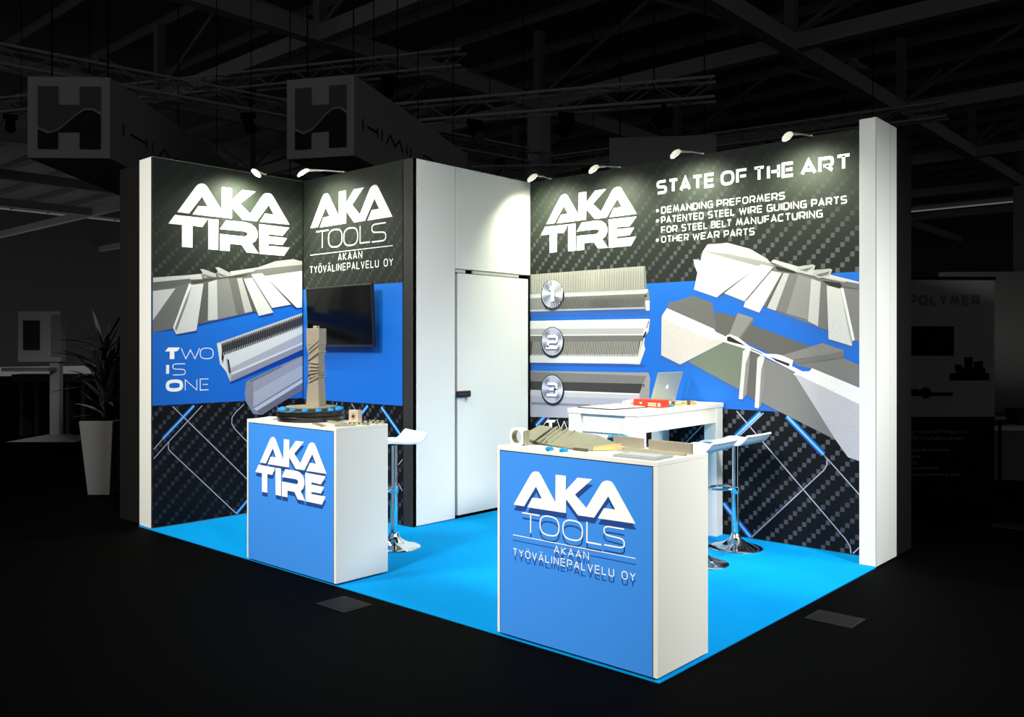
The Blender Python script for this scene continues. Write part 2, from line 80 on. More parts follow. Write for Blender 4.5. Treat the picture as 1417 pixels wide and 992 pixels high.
'RW_bar_one':[((45,92,168),[(1731,1818),(3048,1794),(3053,1740),(1731,1755)]),((128,127,125),[(1731,2153),(3012,2155),(3026,1961),(3044,1956),(3057,1863),(3053,1780),(3016,1781),(3003,1810),(1731,1805)]),((205,204,202),[(1731,1969),(3035,1960),(3039,1941),(3012,1922),(1731,1930)]),((138,137,135),[(1731,1928),(3021,1920),(3003,1810),(1731,1809)]),((232,231,229),[(3012,1864),(3053,1863),(3053,1780),(3019,1781)]),((60,55,50),[(3003,1915),(3026,1914),(3026,1893),(3007,1894)]),((190,189,187),[(1731,1822),(3003,1810),(3012,1795),(1731,1805)]),((200,197,184),[(1748,2153),(1757,2153),(1762,1972),(1753,1972)]),((80,79,77),[(1748,1908),(1749,1908),(1749,1907)]),((200,197,184),[(1769,2153),(1778,2153),(1783,1971),(1774,1972)]),((80,79,77),[(1769,1908),(1770,1907),(1770,1907)]),((200,197,184),[(1790,2153),(1799,2153),(1804,1971),(1795,1972)]),((80,79,77),[(1790,1907),(1792,1907),(1792,1906)]),((200,197,184),[(1811,2153),(1820,2153),(1825,1971),(1816,1971)]),((80,79,77),[(1811,1906),(1813,1906),(1813,1905)]),((200,197,184),[(1833,2153),(1841,2153),(1846,1971),(1837,1971)]),((80,79,77),[(1833,1905),(1834,1905),(1834,1904)]),((200,197,184),[(1853,2153),(1862,2153),(1867,1971),(1858,1971)]),((80,79,77),[(1853,1905),(1855,1905),(1855,1904)]),((200,197,184),[(1874,2153),(1883,2153),(1888,1970),(1879,1971)]),((80,79,77),[(1874,1904),(1875,1904),(1875,1903)]),((200,197,184),[(1895,2153),(1904,2153),(1908,1970),(1900,1971)]),((80,79,77),[(1895,1903),(1896,1903),(1896,1902)]),((200,197,184),[(1916,2153),(1925,2153),(1929,1970),(1920,1970)]),((80,79,77),[(1940,1930),(1949,1930),(1925,1817),(1916,1817)]),((200,197,184),[(1936,2153),(1945,2153),(1950,1970),(1941,1970)]),((80,79,77),[(1961,1930),(1969,1930),(1945,1816),(1936,1817)]),((200,197,184),[(1957,2153),(1966,2153),(1970,1970),(1961,1970)]),((80,79,77),[(1981,1930),(1990,1930),(1966,1816),(1957,1817)]),((200,197,184),[(1978,2153),(1986,2153),(1991,1969),(1982,1970)]),((80,79,77),[(2002,1930),(2010,1930),(1986,1816),(1978,1816)]),((200,197,184),[(1998,2153),(2007,2153),(2011,1969),(2002,1970)]),((80,79,77),[(2022,1930),(2031,1929),(2007,1816),(1998,1816)]),((200,197,184),[(2018,2153),(2027,2153),(2031,1969),(2023,1969)]),((80,79,77),[(2042,1930),(2051,1929),(2027,1816),(2018,1816)]),((200,197,184),[(2039,2153),(2047,2153),(2052,1969),(2043,1969)]),((80,79,77),[(2062,1929),(2071,1929),(2047,1816),(2039,1816)]),((200,197,184),[(2059,2153),(2067,2154),(2072,1969),(2063,1969)]),((80,79,77),[(2083,1929),(2091,1929),(2067,1816),(2059,1816)]),((200,197,184),[(2079,2153),(2088,2154),(2092,1969),(2083,1969)]),((80,79,77),[(2103,1929),(2111,1929),(2088,1816),(2079,1816)]),((200,197,184),[(2099,2153),(2108,2154),(2112,1968),(2103,1969)]),((80,79,77),[(2123,1929),(2131,1929),(2108,1816),(2099,1816)]),((200,197,184),[(2119,2153),(2128,2154),(2132,1968),(2123,1969)]),((80,79,77),[(2143,1929),(2151,1929),(2128,1815),(2119,1816)]),((200,197,184),[(2139,2153),(2148,2154),(2152,1968),(2143,1968)]),((80,79,77),[(2162,1929),(2171,1928),(2148,1815),(2139,1816)]),((200,197,184),[(2159,2153),(2167,2154),(2172,1968),(2163,1968)]),((80,79,77),[(2182,1929),(2191,1928),(2167,1815),(2159,1815)]),((200,197,184),[(2179,2153),(2187,2154),(2192,1968),(2183,1968)]),((80,79,77),[(2202,1928),(2210,1928),(2187,1815),(2179,1815)]),((200,197,184),[(2199,2153),(2207,2154),(2211,1967),(2203,1968)]),((80,79,77),[(2222,1928),(2230,1928),(2207,1815),(2199,1815)]),((200,197,184),[(2218,2153),(2227,2154),(2231,1967),(2222,1968)]),((80,79,77),[(2241,1928),(2250,1928),(2227,1815),(2218,1815)]),((200,197,184),[(2238,2154),(2246,2154),(2250,1967),(2242,1967)]),((80,79,77),[(2261,1928),(2269,1928),(2246,1815),(2238,1815)]),((200,197,184),[(2257,2154),(2266,2154),(2270,1967),(2262,1967)]),((80,79,77),[(2280,1928),(2289,1928),(2266,1815),(2257,1815)]),((200,197,184),[(2277,2154),(2285,2154),(2289,1967),(2281,1967)]),((80,79,77),[(2300,1928),(2308,1927),(2285,1815),(2277,1815)]),((200,197,184),[(2296,2154),(2305,2154),(2309,1967),(2301,1967)]),((80,79,77),[(2319,1928),(2327,1927),(2305,1815),(2296,1815)]),((200,197,184),[(2316,2154),(2324,2154),(2328,1966),(2320,1967)]),((80,79,77),[(2338,1928),(2347,1927),(2324,1814),(2316,1815)]),((200,197,184),[(2335,2154),(2343,2154),(2347,1966),(2339,1967)]),((80,79,77),[(2358,1927),(2366,1927),(2343,1814),(2335,1815)]),((200,197,184),[(2354,2154),(2363,2154),(2367,1966),(2358,1966)]),((80,79,77),[(2377,1927),(2385,1927),(2363,1814),(2354,1814)]),((200,197,184),[(2374,2154),(2382,2154),(2386,1966),(2378,1966)]),((80,79,77),[(2396,1927),(2404,1927),(2382,1814),(2374,1814)]),((200,197,184),[(2393,2154),(2401,2154),(2405,1966),(2397,1966)]),((80,79,77),[(2415,1927),(2423,1927),(2401,1814),(2393,1814)]),((200,197,184),[(2412,2154),(2420,2154),(2424,1966),(2416,1966)]),((80,79,77),[(2434,1927),(2442,1927),(2420,1814),(2412,1814)]),((200,197,184),[(2431,2154),(2439,2154),(2443,1965),(2435,1966)]),((80,79,77),[(2453,1927),(2461,1926),(2439,1814),(2431,1814)]),((200,197,184),[(2450,2154),(2458,2154),(2462,1965),(2454,1966)]),((80,79,77),[(2472,1927),(2480,1926),(2458,1814),(2450,1814)]),((200,197,184),[(2468,2154),(2477,2154),(2481,1965),(2472,1965)]),((80,79,77),[(2491,1926),(2499,1926),(2477,1814),(2468,1814)]),((200,197,184),[(2487,2154),(2495,2154),(2499,1965),(2491,1965)]),((80,79,77),[(2509,1926),(2517,1926),(2495,1814),(2487,1814)]),((200,197,184),[(2506,2154),(2514,2154),(2518,1965),(2510,1965)]),((80,79,77),[(2528,1926),(2536,1926),(2514,1813),(2506,1814)]),((200,197,184),[(2525,2154),(2533,2154),(2537,1965),(2529,1965)]),((80,79,77),[(2547,1926),(2555,1926),(2533,1813),(2525,1814)]),((200,197,184),[(2543,2154),(2551,2154),(2555,1964),(2547,1965)]),((80,79,77),[(2565,1926),(2573,1926),(2551,1813),(2543,1814)]),((200,197,184),[(2562,2154),(2570,2155),(2574,1964),(2566,1965)]),((80,79,77),[(2584,1926),(2592,1925),(2570,1813),(2562,1813)]),((200,197,184),[(2580,2154),(2588,2155),(2592,1964),(2584,1964)]),((80,79,77),[(2602,1926),(2610,1925),(2588,1813),(2580,1813)]),((200,197,184),[(2599,2154),(2607,2155),(2611,1964),(2603,1964)]),((80,79,77),[(2620,1926),(2628,1925),(2607,1813),(2599,1813)]),((200,197,184),[(2617,2154),(2625,2155),(2629,1964),(2621,1964)]),((80,79,77),[(2639,1925),(2647,1925),(2625,1813),(2617,1813)]),((200,197,184),[(2636,2154),(2643,2155),(2647,1964),(2639,1964)]),((80,79,77),[(2657,1925),(2665,1925),(2643,1813),(2636,1813)]),((200,197,184),[(2654,2154),(2662,2155),(2666,1963),(2658,1964)]),((80,79,77),[(2675,1925),(2683,1925),(2662,1813),(2654,1813)]),((200,197,184),[(2672,2154),(2680,2155),(2684,1963),(2676,1964)]),((80,79,77),[(2693,1925),(2701,1925),(2680,1813),(2672,1813)]),((200,197,184),[(2690,2154),(2698,2155),(2702,1963),(2694,1963)]),((80,79,77),[(2711,1925),(2719,1925),(2698,1813),(2690,1813)]),((200,197,184),[(2708,2154),(2716,2155),(2720,1963),(2712,1963)]),((80,79,77),[(2729,1925),(2737,1924),(2716,1812),(2708,1813)]),((200,197,184),[(2726,2155),(2734,2155),(2738,1963),(2730,1963)]),((80,79,77),[(2747,1925),(2755,1924),(2734,1812),(2726,1813)]),((200,197,184),[(2744,2155),(2752,2155),(2756,1963),(2748,1963)]),((80,79,77),[(2765,1924),(2773,1924),(2752,1812),(2744,1812)]),((200,197,184),[(2762,2155),(2770,2155),(2774,1962),(2766,1963)]),((80,79,77),[(2783,1924),(2791,1924),(2770,1812),(2762,1812)]),((200,197,184),[(2780,2155),(2788,2155),(2791,1962),(2784,1963)]),((80,79,77),[(2801,1924),(2809,1924),(2788,1812),(2780,1812)]),((200,197,184),[(2798,2155),(2805,2155),(2809,1962),(2802,1962)]),((80,79,77),[(2819,1924),(2826,1924),(2805,1812),(2798,1812)]),((200,197,184),[(2816,2155),(2823,2155),(2827,1962),(2819,1962)]),((80,79,77),[(2836,1924),(2844,1924),(2823,1812),(2816,1812)]),((200,197,184),[(2833,2155),(2841,2155),(2845,1962),(2837,1962)]),((80,79,77),[(2854,1924),(2862,1924),(2841,1812),(2833,1812)]),((200,197,184),[(2851,2155),(2858,2155),(2862,1962),(2855,1962)]),((80,79,77),[(2872,1924),(2879,1923),(2858,1812),(2851,1812)]),((200,197,184),[(2869,2155),(2876,2155),(2880,1961),(2872,1962)]),((80,79,77),[(2889,1924),(2897,1923),(2876,1812),(2869,1812)]),((200,197,184),[(2886,2155),(2894,2155),(2897,1961),(2890,1962)]),((80,79,77),[(2907,1923),(2914,1923),(2894,1812),(2886,1812)]),((200,197,184),[(2904,2155),(2911,2155),(2915,1961),(2907,1961)]),((80,79,77),[(2924,1923),(2931,1923),(2911,1811),(2904,1812)]),((200,197,184),[(2921,2155),(2928,2155),(2932,1961),(2925,1961)]),((80,79,77),[(2941,1923),(2949,1923),(2928,1811),(2921,1812)]),((200,197,184),[(2938,2155),(2946,2155),(2949,1961),(2942,1961)]),((80,79,77),[(2959,1923),(2966,1923),(2946,1811),(2938,1811)]),((200,197,184),[(2956,2155),(2963,2155),(2967,1961),(2959,1961)]),((80,79,77),[(2976,1923),(2983,1923),(2963,1811),(2956,1811)]),((200,197,184),[(2973,2155),(2980,2155),(2984,1960),(2977,1961)]),((80,79,77),[(2993,1923),(3000,1923),(2980,1811),(2973,1811)]),((200,197,184),[(2990,2155),(2997,2155),(3001,1960),(2994,1961)]),((80,79,77),[(3010,1923),(3018,1922),(2997,1811),(2990,1811)])],
'RW_bar_two_shadow':[((36,82,160),[(1733,1328),(3007,1326),(3007,1300),(1733,1297)])],
'RW_bar_two':[((226,225,223),[(1731,1717),(3039,1709),(3057,1705),(3012,1562),(2952,1329),(2934,1325),(1731,1360)]),((176,175,173),[(1731,1643),(3003,1632),(2989,1582),(1731,1580)]),((236,235,233),[(1731,1585),(2993,1582),(2989,1572),(1731,1576)]),((110,109,107),[(1731,1576),(2989,1572),(2984,1524),(1731,1520)]),((84,80,76),[(1731,1520),(2966,1524),(2934,1391),(1731,1390)]),((172,168,160),[(1771,1520),(1780,1520),(1759,1403),(1750,1403)]),((215,214,212),[(1748,1403),(1758,1403),(1758,1380),(1748,1380)]),((172,168,160),[(1791,1520),(1800,1520),(1780,1403),(1771,1403)]),((215,214,212),[(1769,1403),(1779,1403),(1779,1380),(1769,1380)]),((172,168,160),[(1812,1520),(1821,1520),(1800,1404),(1791,1404)]),((215,214,212),[(1789,1404),(1799,1404),(1799,1380),(1789,1380)]),((172,168,160),[(1832,1520),(1841,1520),(1821,1404),(1812,1404)]),((215,214,212),[(1810,1404),(1820,1404),(1820,1380),(1810,1380)]),((172,168,160),[(1852,1520),(1861,1520),(1841,1404),(1832,1404)]),((215,214,212),[(1830,1404),(1840,1404),(1840,1380),(1830,1380)]),((172,168,160),[(1872,1520),(1881,1520),(1861,1404),(1852,1404)]),((215,214,212),[(1850,1404),(1860,1404),(1860,1380),(1850,1380)]),((172,168,160),[(1893,1520),(1901,1520),(1881,1404),(1873,1404)]),((215,214,212),[(1870,1404),(1880,1404),(1880,1380),(1870,1380)]),((172,168,160),[(1913,1520),(1922,1520),(1902,1404),(1893,1404)]),((215,214,212),[(1891,1404),(1901,1404),(1901,1380),(1891,1380)]),((172,168,160),[(1933,1520),(1941,1520),(1922,1404),(1913,1404)]),((215,214,212),[(1911,1404),(1921,1404),(1921,1381),(1911,1380)]),((172,168,160),[(1953,1520),(1961,1520),(1942,1405),(1933,1404)]),((215,214,212),[(1931,1404),(1941,1405),(1941,1381),(1931,1381)]),((172,168,160),[(1973,1520),(1981,1520),(1962,1405),(1953,1405)]),((215,214,212),[(1951,1405),(1960,1405),(1960,1381),(1951,1381)]),((172,168,160),[(1992,1520),(2001,1520),(1981,1405),(1973,1405)]),((215,214,212),[(1970,1405),(1980,1405),(1980,1381),(1970,1381)]),((172,168,160),[(2012,1520),(2021,1520),(2001,1405),(1992,1405)]),((215,214,212),[(1990,1405),(2000,1405),(2000,1381),(1990,1381)]),((172,168,160),[(2032,1520),(2040,1520),(2021,1405),(2012,1405)]),((215,214,212),[(2010,1405),(2020,1405),(2020,1381),(2010,1381)]),((172,168,160),[(2051,1520),(2060,1520),(2041,1405),(2032,1405)]),((215,214,212),[(2030,1405),(2039,1405),(2039,1381),(2030,1381)]),((172,168,160),[(2071,1520),(2080,1520),(2060,1405),(2052,1405)]),((215,214,212),[(2049,1405),(2059,1405),(2059,1381),(2049,1381)]),((172,168,160),[(2090,1520),(2099,1520),(2080,1405),(2071,1405)]),((215,214,212),[(2069,1405),(2079,1405),(2079,1381),(2069,1381)]),((172,168,160),[(2110,1520),(2118,1520),(2099,1406),(2091,1405)]),((215,214,212),[(2088,1405),(2098,1406),(2098,1381),(2088,1381)]),((172,168,160),[(2129,1521),(2138,1521),(2119,1406),(2110,1406)]),((215,214,212),[(2108,1406),(2117,1406),(2117,1381),(2108,1381)]),((172,168,160),[(2149,1521),(2157,1521),(2138,1406),(2129,1406)]),((215,214,212),[(2127,1406),(2137,1406),(2137,1381),(2127,1381)]),((172,168,160),[(2168,1521),(2176,1521),(2157,1406),(2149,1406)]),((215,214,212),[(2147,1406),(2156,1406),(2156,1381),(2147,1381)]),((172,168,160),[(2187,1521),(2195,1521),(2176,1406),(2168,1406)]),((215,214,212),[(2166,1406),(2175,1406),(2175,1381),(2166,1381)]),((172,168,160),[(2206,1521),(2214,1521),(2196,1406),(2187,1406)]),((215,214,212),[(2185,1406),(2194,1406),(2194,1381),(2185,1381)]),((172,168,160),[(2225,1521),(2233,1521),(2215,1406),(2206,1406)]),((215,214,212),[(2204,1406),(2214,1406),(2214,1381),(2204,1381)]),((172,168,160),[(2244,1521),(2252,1521),(2234,1406),(2225,1406)]),((215,214,212),[(2223,1406),(2233,1406),(2233,1382),(2223,1381)]),((172,168,160),[(2263,1521),(2271,1521),(2253,1407),(2244,1406)]),((215,214,212),[(2242,1406),(2252,1407),(2252,1382),(2242,1382)]),((172,168,160),[(2282,1521),(2290,1521),(2271,1407),(2263,1407)]),((215,214,212),[(2261,1407),(2270,1407),(2270,1382),(2261,1382)]),((172,168,160),[(2301,1521),(2309,1521),(2290,1407),(2282,1407)]),((215,214,212),[(2280,1407),(2289,1407),(2289,1382),(2280,1382)]),((172,168,160),[(2319,1521),(2328,1521),(2309,1407),(2301,1407)]),((215,214,212),[(2299,1407),(2308,1407),(2308,1382),(2299,1382)]),((172,168,160),[(2338,1521),(2346,1521),(2328,1407),(2320,1407)]),((215,214,212),[(2318,1407),(2327,1407),(2327,1382),(2318,1382)]),((172,168,160),[(2357,1521),(2365,1521),(2347,1407),(2338,1407)]),((215,214,212),[(2336,1407),(2345,1407),(2345,1382),(2336,1382)]),((172,168,160),[(2375,1521),(2384,1521),(2365,1407),(2357,1407)]),((215,214,212),[(2355,1407),(2364,1407),(2364,1382),(2355,1382)]),((172,168,160),[(2394,1521),(2402,1521),(2384,1407),(2375,1407)]),((215,214,212),[(2373,1407),(2383,1407),(2383,1382),(2373,1382)]),((172,168,160),[(2412,1521),(2420,1521),(2402,1407),(2394,1407)]),((215,214,212),[(2392,1407),(2401,1407),(2401,1382),(2392,1382)]),((172,168,160),[(2431,1521),(2439,1521),(2421,1408),(2412,1408)]),((215,214,212),[(2410,1408),(2420,1408),(2420,1382),(2410,1382)]),((172,168,160),[(2449,1521),(2457,1521),(2439,1408),(2431,1408)]),((215,214,212),[(2429,1408),(2438,1408),(2438,1382),(2429,1382)]),((172,168,160),[(2467,1521),(2475,1521),(2457,1408),(2449,1408)]),((215,214,212),[(2447,1408),(2456,1408),(2456,1382),(2447,1382)]),((172,168,160),[(2486,1521),(2494,1521),(2475,1408),(2467,1408)]),((215,214,212),[(2465,1408),(2474,1408),(2474,1382),(2465,1382)]),((172,168,160),[(2504,1521),(2512,1521),(2494,1408),(2486,1408)]),((215,214,212),[(2484,1408),(2493,1408),(2493,1382),(2484,1382)]),((172,168,160),[(2522,1521),(2530,1521),(2512,1408),(2504,1408)]),((215,214,212),[(2502,1408),(2511,1408),(2511,1382),(2502,1382)]),((172,168,160),[(2540,1521),(2548,1521),(2530,1408),(2522,1408)]),((215,214,212),[(2520,1408),(2529,1408),(2529,1382),(2520,1382)]),((172,168,160),[(2558,1521),(2566,1521),(2548,1408),(2540,1408)]),((215,214,212),[(2538,1408),(2547,1408),(2547,1382),(2538,1382)]),((172,168,160),[(2576,1522),(2584,1521),(2566,1409),(2558,1408)]),((215,214,212),[(2556,1408),(2565,1409),(2565,1383),(2556,1382)]),((172,168,160),[(2594,1522),(2602,1522),(2584,1409),(2576,1409)]),((215,214,212),[(2574,1409),(2583,1409),(2583,1383),(2574,1383)]),((172,168,160),[(2611,1522),(2619,1522),(2602,1409),(2594,1409)]),((215,214,212),[(2592,1409),(2601,1409),(2601,1383),(2592,1383)]),((172,168,160),[(2629,1522),(2637,1522),(2619,1409),(2612,1409)]),((215,214,212),[(2610,1409),(2618,1409),(2618,1383),(2610,1383)]),((172,168,160),[(2647,1522),(2655,1522),(2637,1409),(2629,1409)]),((215,214,212),[(2627,1409),(2636,1409),(2636,1383),(2627,1383)]),((172,168,160),[(2665,1522),(2672,1522),(2655,1409),(2647,1409)]),((215,214,212),[(2645,1409),(2654,1409),(2654,1383),(2645,1383)]),((172,168,160),[(2682,1522),(2690,1522),(2673,1409),(2665,1409)]),((215,214,212),[(2663,1409),(2672,1409),(2672,1383),(2663,1383)]),((172,168,160),[(2700,1522),(2708,1522),(2690,1409),(2682,1409)]),((215,214,212),[(2680,1409),(2689,1409),(2689,1383),(2680,1383)]),((172,168,160),[(2717,1522),(2725,1522),(2708,1409),(2700,1409)]),((215,214,212),[(2698,1409),(2707,1409),(2707,1383),(2698,1383)]),((172,168,160),[(2735,1522),(2742,1522),(2725,1410),(2717,1410)]),((215,214,212),[(2715,1410),(2724,1410),(2724,1383),(2715,1383)]),((172,168,160),[(2752,1522),(2760,1522),(2743,1410),(2735,1410)]),((215,214,212),[(2733,1410),(2742,1410),(2742,1383),(2733,1383)]),((172,168,160),[(2769,1522),(2777,1522),(2760,1410),(2752,1410)]),((215,214,212),[(2750,1410),(2759,1410),(2759,1383),(2750,1383)]),((172,168,160),[(2787,1522),(2794,1522),(2777,1410),(2770,1410)]),((215,214,212),[(2768,1410),(2776,1410),(2776,1383),(2768,1383)]),((172,168,160),[(2804,1522),(2812,1522),(2794,1410),(2787,1410)]),((215,214,212),[(2785,1410),(2794,1410),(2794,1383),(2785,1383)]),((172,168,160),[(2821,1522),(2829,1522),(2812,1410),(2804,1410)]),((215,214,212),[(2802,1410),(2811,1410),(2811,1383),(2802,1383)]),((172,168,160),[(2838,1522),(2846,1522),(2829,1410),(2821,1410)]),((215,214,212),[(2819,1410),(2828,1410),(2828,1383),(2819,1383)]),((172,168,160),[(2855,1522),(2863,1522),(2846,1410),(2838,1410)]),((215,214,212),[(2836,1410),(2845,1410),(2845,1383),(2836,1383)]),((172,168,160),[(2872,1522),(2880,1522),(2863,1410),(2855,1410)]),((215,214,212),[(2854,1410),(2862,1410),(2862,1383),(2854,1383)]),((172,168,160),[(2889,1522),(2897,1522),(2880,1411),(2872,1411)]),((215,214,212),[(2871,1411),(2879,1411),(2879,1384),(2871,1383)]),((172,168,160),[(2906,1522),(2914,1522),(2897,1411),(2889,1411)]),((215,214,212),[(2888,1411),(2896,1411),(2896,1384),(2888,1384)]),((172,168,160),[(2923,1522),(2931,1522),(2914,1411),(2906,1411)]),((215,214,212),[(2904,1411),(2913,1411),(2913,1384),(2904,1384)]),((172,168,160),[(2940,1522),(2947,1522),(2931,1411),(2923,1411)]),((215,214,212),[(2921,1411),(2930,1411),(2930,1384),(2921,1384)]),((214,213,211),[(1731,1392),(2938,1390),(2957,1399),(2952,1329),(1731,1325)]),((206,205,203),[(2989,1547),(3044,1601),(3059,1701),(3039,1705),(3012,1586),(2993,1555),(2957,1446),(2934,1384),(2943,1325),(2957,1325),(3012,1454)]),((50,45,42),[(3044,1690),(3053,1693),(3030,1632),(3021,1632)]),((45,40,38),[(3012,1605),(3026,1601),(3007,1547),(2984,1555)])],
'RW_bar_three':[((150,146,142),[(1733,1248),(3040,1257),(3060,1217),(3049,1034),(1733,971)]),((120,117,115),[(1733,1239),(3030,1229),(2992,1160),(1733,1150)]),((56,56,54),[(1733,1150),(2988,1161),(2954,1078),(1733,1069)]),((190,188,190),[(1733,1069),(2954,1074),(2959,1030),(2935,1021),(1733,971)]),((226,225,223),[(2136,1074),(2954,1078),(2954,1066),(2136,1061)]),((150,146,144),[(2988,1161),(3040,1257),(3060,1217),(3040,1026),(2954,1022),(2954,1078)]),((60,55,55),[(2991,1160),(3004,1160),(3002,1134),(2989,1134)]),((168,168,180),[(1733,1011),(2945,1030),(2945,990),(2661,845),(1733,815)]),((60,60,70),[(1757,955),(1765,955),(1757,930),(1749,929)]),((60,60,70),[(1772,955),(1780,955),(1772,930),(1764,930)]),((60,60,70),[(1787,955),(1796,955),(1787,930),(1779,930)]),((60,60,70),[(1802,955),(1810,955),(1802,930),(1794,930)]),((60,60,70),[(1817,955),(1825,956),(1817,931),(1809,930)]),((60,60,70),[(1832,955),(1840,956),(1832,931),(1824,931)]),((60,60,70),[(1847,956),(1855,956),(1847,931),(1839,931)]),((60,60,70),[(1862,956),(1870,956),(1862,932),(1854,931)]),((60,60,70),[(1877,956),(1885,956),(1877,932),(1869,931)]),((60,60,70),[(1892,956),(1900,957),(1892,932),(1884,932)]),((60,60,70),[(1906,956),(1914,957),(1906,932),(1898,932)]),((60,60,70),[(1921,957),(1929,957),(1921,933),(1913,932)]),((60,60,70),[(1936,957),(1944,957),(1936,933),(1928,932)]),((60,60,70),[(1951,957),(1958,957),(1951,933),(1943,933)]),((60,60,70),[(1965,957),(1973,957),(1965,933),(1957,933)]),((60,60,70),[(1980,957),(1988,958),(1980,934),(1972,933)]),((60,60,70),[(1994,957),(2002,958),(1994,934),(1986,934)]),((60,60,70),[(2009,958),(2017,958),(2009,934),(2001,934)]),((60,60,70),[(2023,958),(2031,958),(2023,934),(2015,934)]),((60,60,70),[(2038,958),(2046,958),(2038,935),(2030,934)]),((60,60,70),[(2052,958),(2060,959),(2052,935),(2044,935)]),((60,60,70),[(2067,958),(2074,959),(2067,935),(2059,935)]),((60,60,70),[(2081,959),(2089,959),(2081,935),(2073,935)]),((60,60,70),[(2095,959),(2103,959),(2095,936),(2087,935)]),((60,60,70),[(2109,959),(2117,959),(2109,936),(2102,936)]),((60,60,70),[(2124,959),(2131,959),(2124,936),(2116,936)]),((60,60,70),[(2138,959),(2146,960),(2138,936),(2130,936)]),((60,60,70),[(2152,959),(2160,960),(2152,937),(2144,936)]),((60,60,70),[(2166,960),(2174,960),(2166,937),(2159,937)]),((60,60,70),[(2180,960),(2188,960),(2180,937),(2173,937)]),((60,60,70),[(2194,960),(2202,960),(2194,938),(2187,937)]),((60,60,70),[(2208,960),(2216,960),(2208,938),(2201,937)]),((60,60,70),[(2222,960),(2230,961),(2222,938),(2215,938)]),((60,60,70),[(2236,960),(2244,961),(2236,938),(2229,938)]),((60,60,70),[(2250,961),(2258,961),(2250,939),(2243,938)]),((60,60,70),[(2264,961),(2272,961),(2264,939),(2257,938)]),((60,60,70),[(2278,961),(2286,961),(2278,939),(2271,939)]),((60,60,70),[(2292,961),(2299,961),(2292,939),(2284,939)]),((60,60,70),[(2306,961),(2313,962),(2306,940),(2298,939)]),((60,60,70),[(2320,961),(2327,962),(2320,940),(2312,939)]),((60,60,70),[(2333,962),(2341,962),(2333,940),(2326,940)]),((60,60,70),[(2347,962),(2354,962),(2347,940),(2340,940)]),((60,60,70),[(2361,962),(2368,962),(2361,941),(2353,940)]),((60,60,70),[(2374,962),(2382,962),(2374,941),(2367,940)]),((60,60,70),[(2388,962),(2395,963),(2388,941),(2381,941)]),((60,60,70),[(2402,962),(2409,963),(2402,941),(2394,941)]),((60,60,70),[(2415,963),(2422,963),(2415,942),(2408,941)]),((60,60,70),[(2429,963),(2436,963),(2429,942),(2421,941)])],
'RW_discs':[(2001,1960),(2001,1522),(2001,1083)],
'LW_lines':[('w',[(191,984),(881,303)]),('w',[(453,976),(162,697)]),('w',[(162,697),(31,566)]),('w',[(162,697),(154,670),(158,631),(185,601),(775,15)]),('b',[(380,980),(110,724)]),('w',[(110,724),(31,643)]),('w',[(850,970),(762,896),(732,856),(730,804),(756,761),(881,633)]),('b',[(775,15),(881,115)])],
'RW_lines':[('w',[(3851,975),(4700,102),(4733,54),(4738,9)]),('w',[(4541,693),(4800,428)]),('w',[(4541,693),(4566,659),(4566,623),(4544,582),(3975,8)]),('b',[(4261,956),(4541,693)]),('b',[(4049,970),(3844,779)]),('w',[(4074,971),(3880,788)]),('b',[(3736,243),(3967,11)]),('w',[(4753,9),(4800,61)])],
'TW_lines':[('b',[(1332,964),(1587,739)]),('b',[(1152,968),(1061,890)]),('w',[(722,977),(684,925)]),('w',[(926,974),(986,921)]),('w',[(1613,553),(1551,495)]),('w',[(1551,342),(1605,283)])],
'RW_lines_b':[('b',[(1927,845),(1804,735)]),('w',[(1987,848),(1891,742)])],
'RW_lines_c':[('w',[(3585,875),(3387,682)])],
'texts':[('C2','T','thin',4195,4314,548,101),('C2','O','thin',4312,4438,553,100),('C2','O','thin',4456,4580,552,100),('C2','L','thin',4600,4691,555,103),('C2','S','thin',4699,4818,558,94),('C2','AKAAN','mid',4403,4615,476,37),('C2','TYÖVÄLINEPALVELU OY','mid',4136,4876,421,38),('TW','T','thin',401,599,2369,164),('TW','O','thin',588,799,2362,168),('TW','O','thin',813,1020,2359,165),('TW','L','thin',1043,1189,2368,159),('TW','S','thin',1203,1397,2365,160),('TW','AKAAN','mid',734,1077,2240,68),('TW','TYÖVÄLINEPALVELU OY','mid',310,1486,2150,66),('RW','STATE','bold',3123,3663,2744,115),('RW','OF','bold',3714,3947,2743,115),('RW','THE','bold',3989,4319,2742,114),('RW','ART','bold',4369,4740,2740,114),('RW','DEMANDING','mid2',3168,3656,2581,56),('RW','PREFORMERS','mid2',3680,4256,2580,56),('RW','PATENTED','mid2',3168,3574,2499,56),('RW','STEEL','mid2',3603,3846,2499,56),('RW','WIRE','mid2',3873,4076,2499,56),('RW','GUIDING','mid2',4102,4423,2499,56),('RW','PARTS','mid2',4450,4720,2499,56),('RW','FOR','mid2',3168,3332,2417,56),('RW','STEEL','mid2',3361,3610,2417,56),('RW','BELT','mid2',3630,3818,2417,56),('RW','MANUFACTURING','mid2',3846,4543,2417,56),('RW','OTHER','mid2',3168,3437,2338,56),('RW','WEAR','mid2',3464,3714,2336,56),('RW','PARTS','mid2',3743,4012,2334,56),('LW','W','thin2',263,432,1371,94),('LW','O','thin2',432,557,1370,96),('LW','I','heavy',136,171,1240,98),('LW','S','thin2',190,304,1239,97),('LW','O','heavy',134,281,1106,97),('LW','N','thin2',298,408,1107,96),('LW','E','thin2',432,514,1105,100),('RW','W','thin2',2052,2228,714,97)]}
POWER_ARM = 84
# ------------------------------------------------------------------ helpers
def lin(c):
    c = c / 255.0
    return c / 12.92 if c <= 0.04045 else ((c + 0.055) / 1.055) ** 2.4
def rgb(r, g, b): return (lin(r), lin(g), lin(b), 1.0)

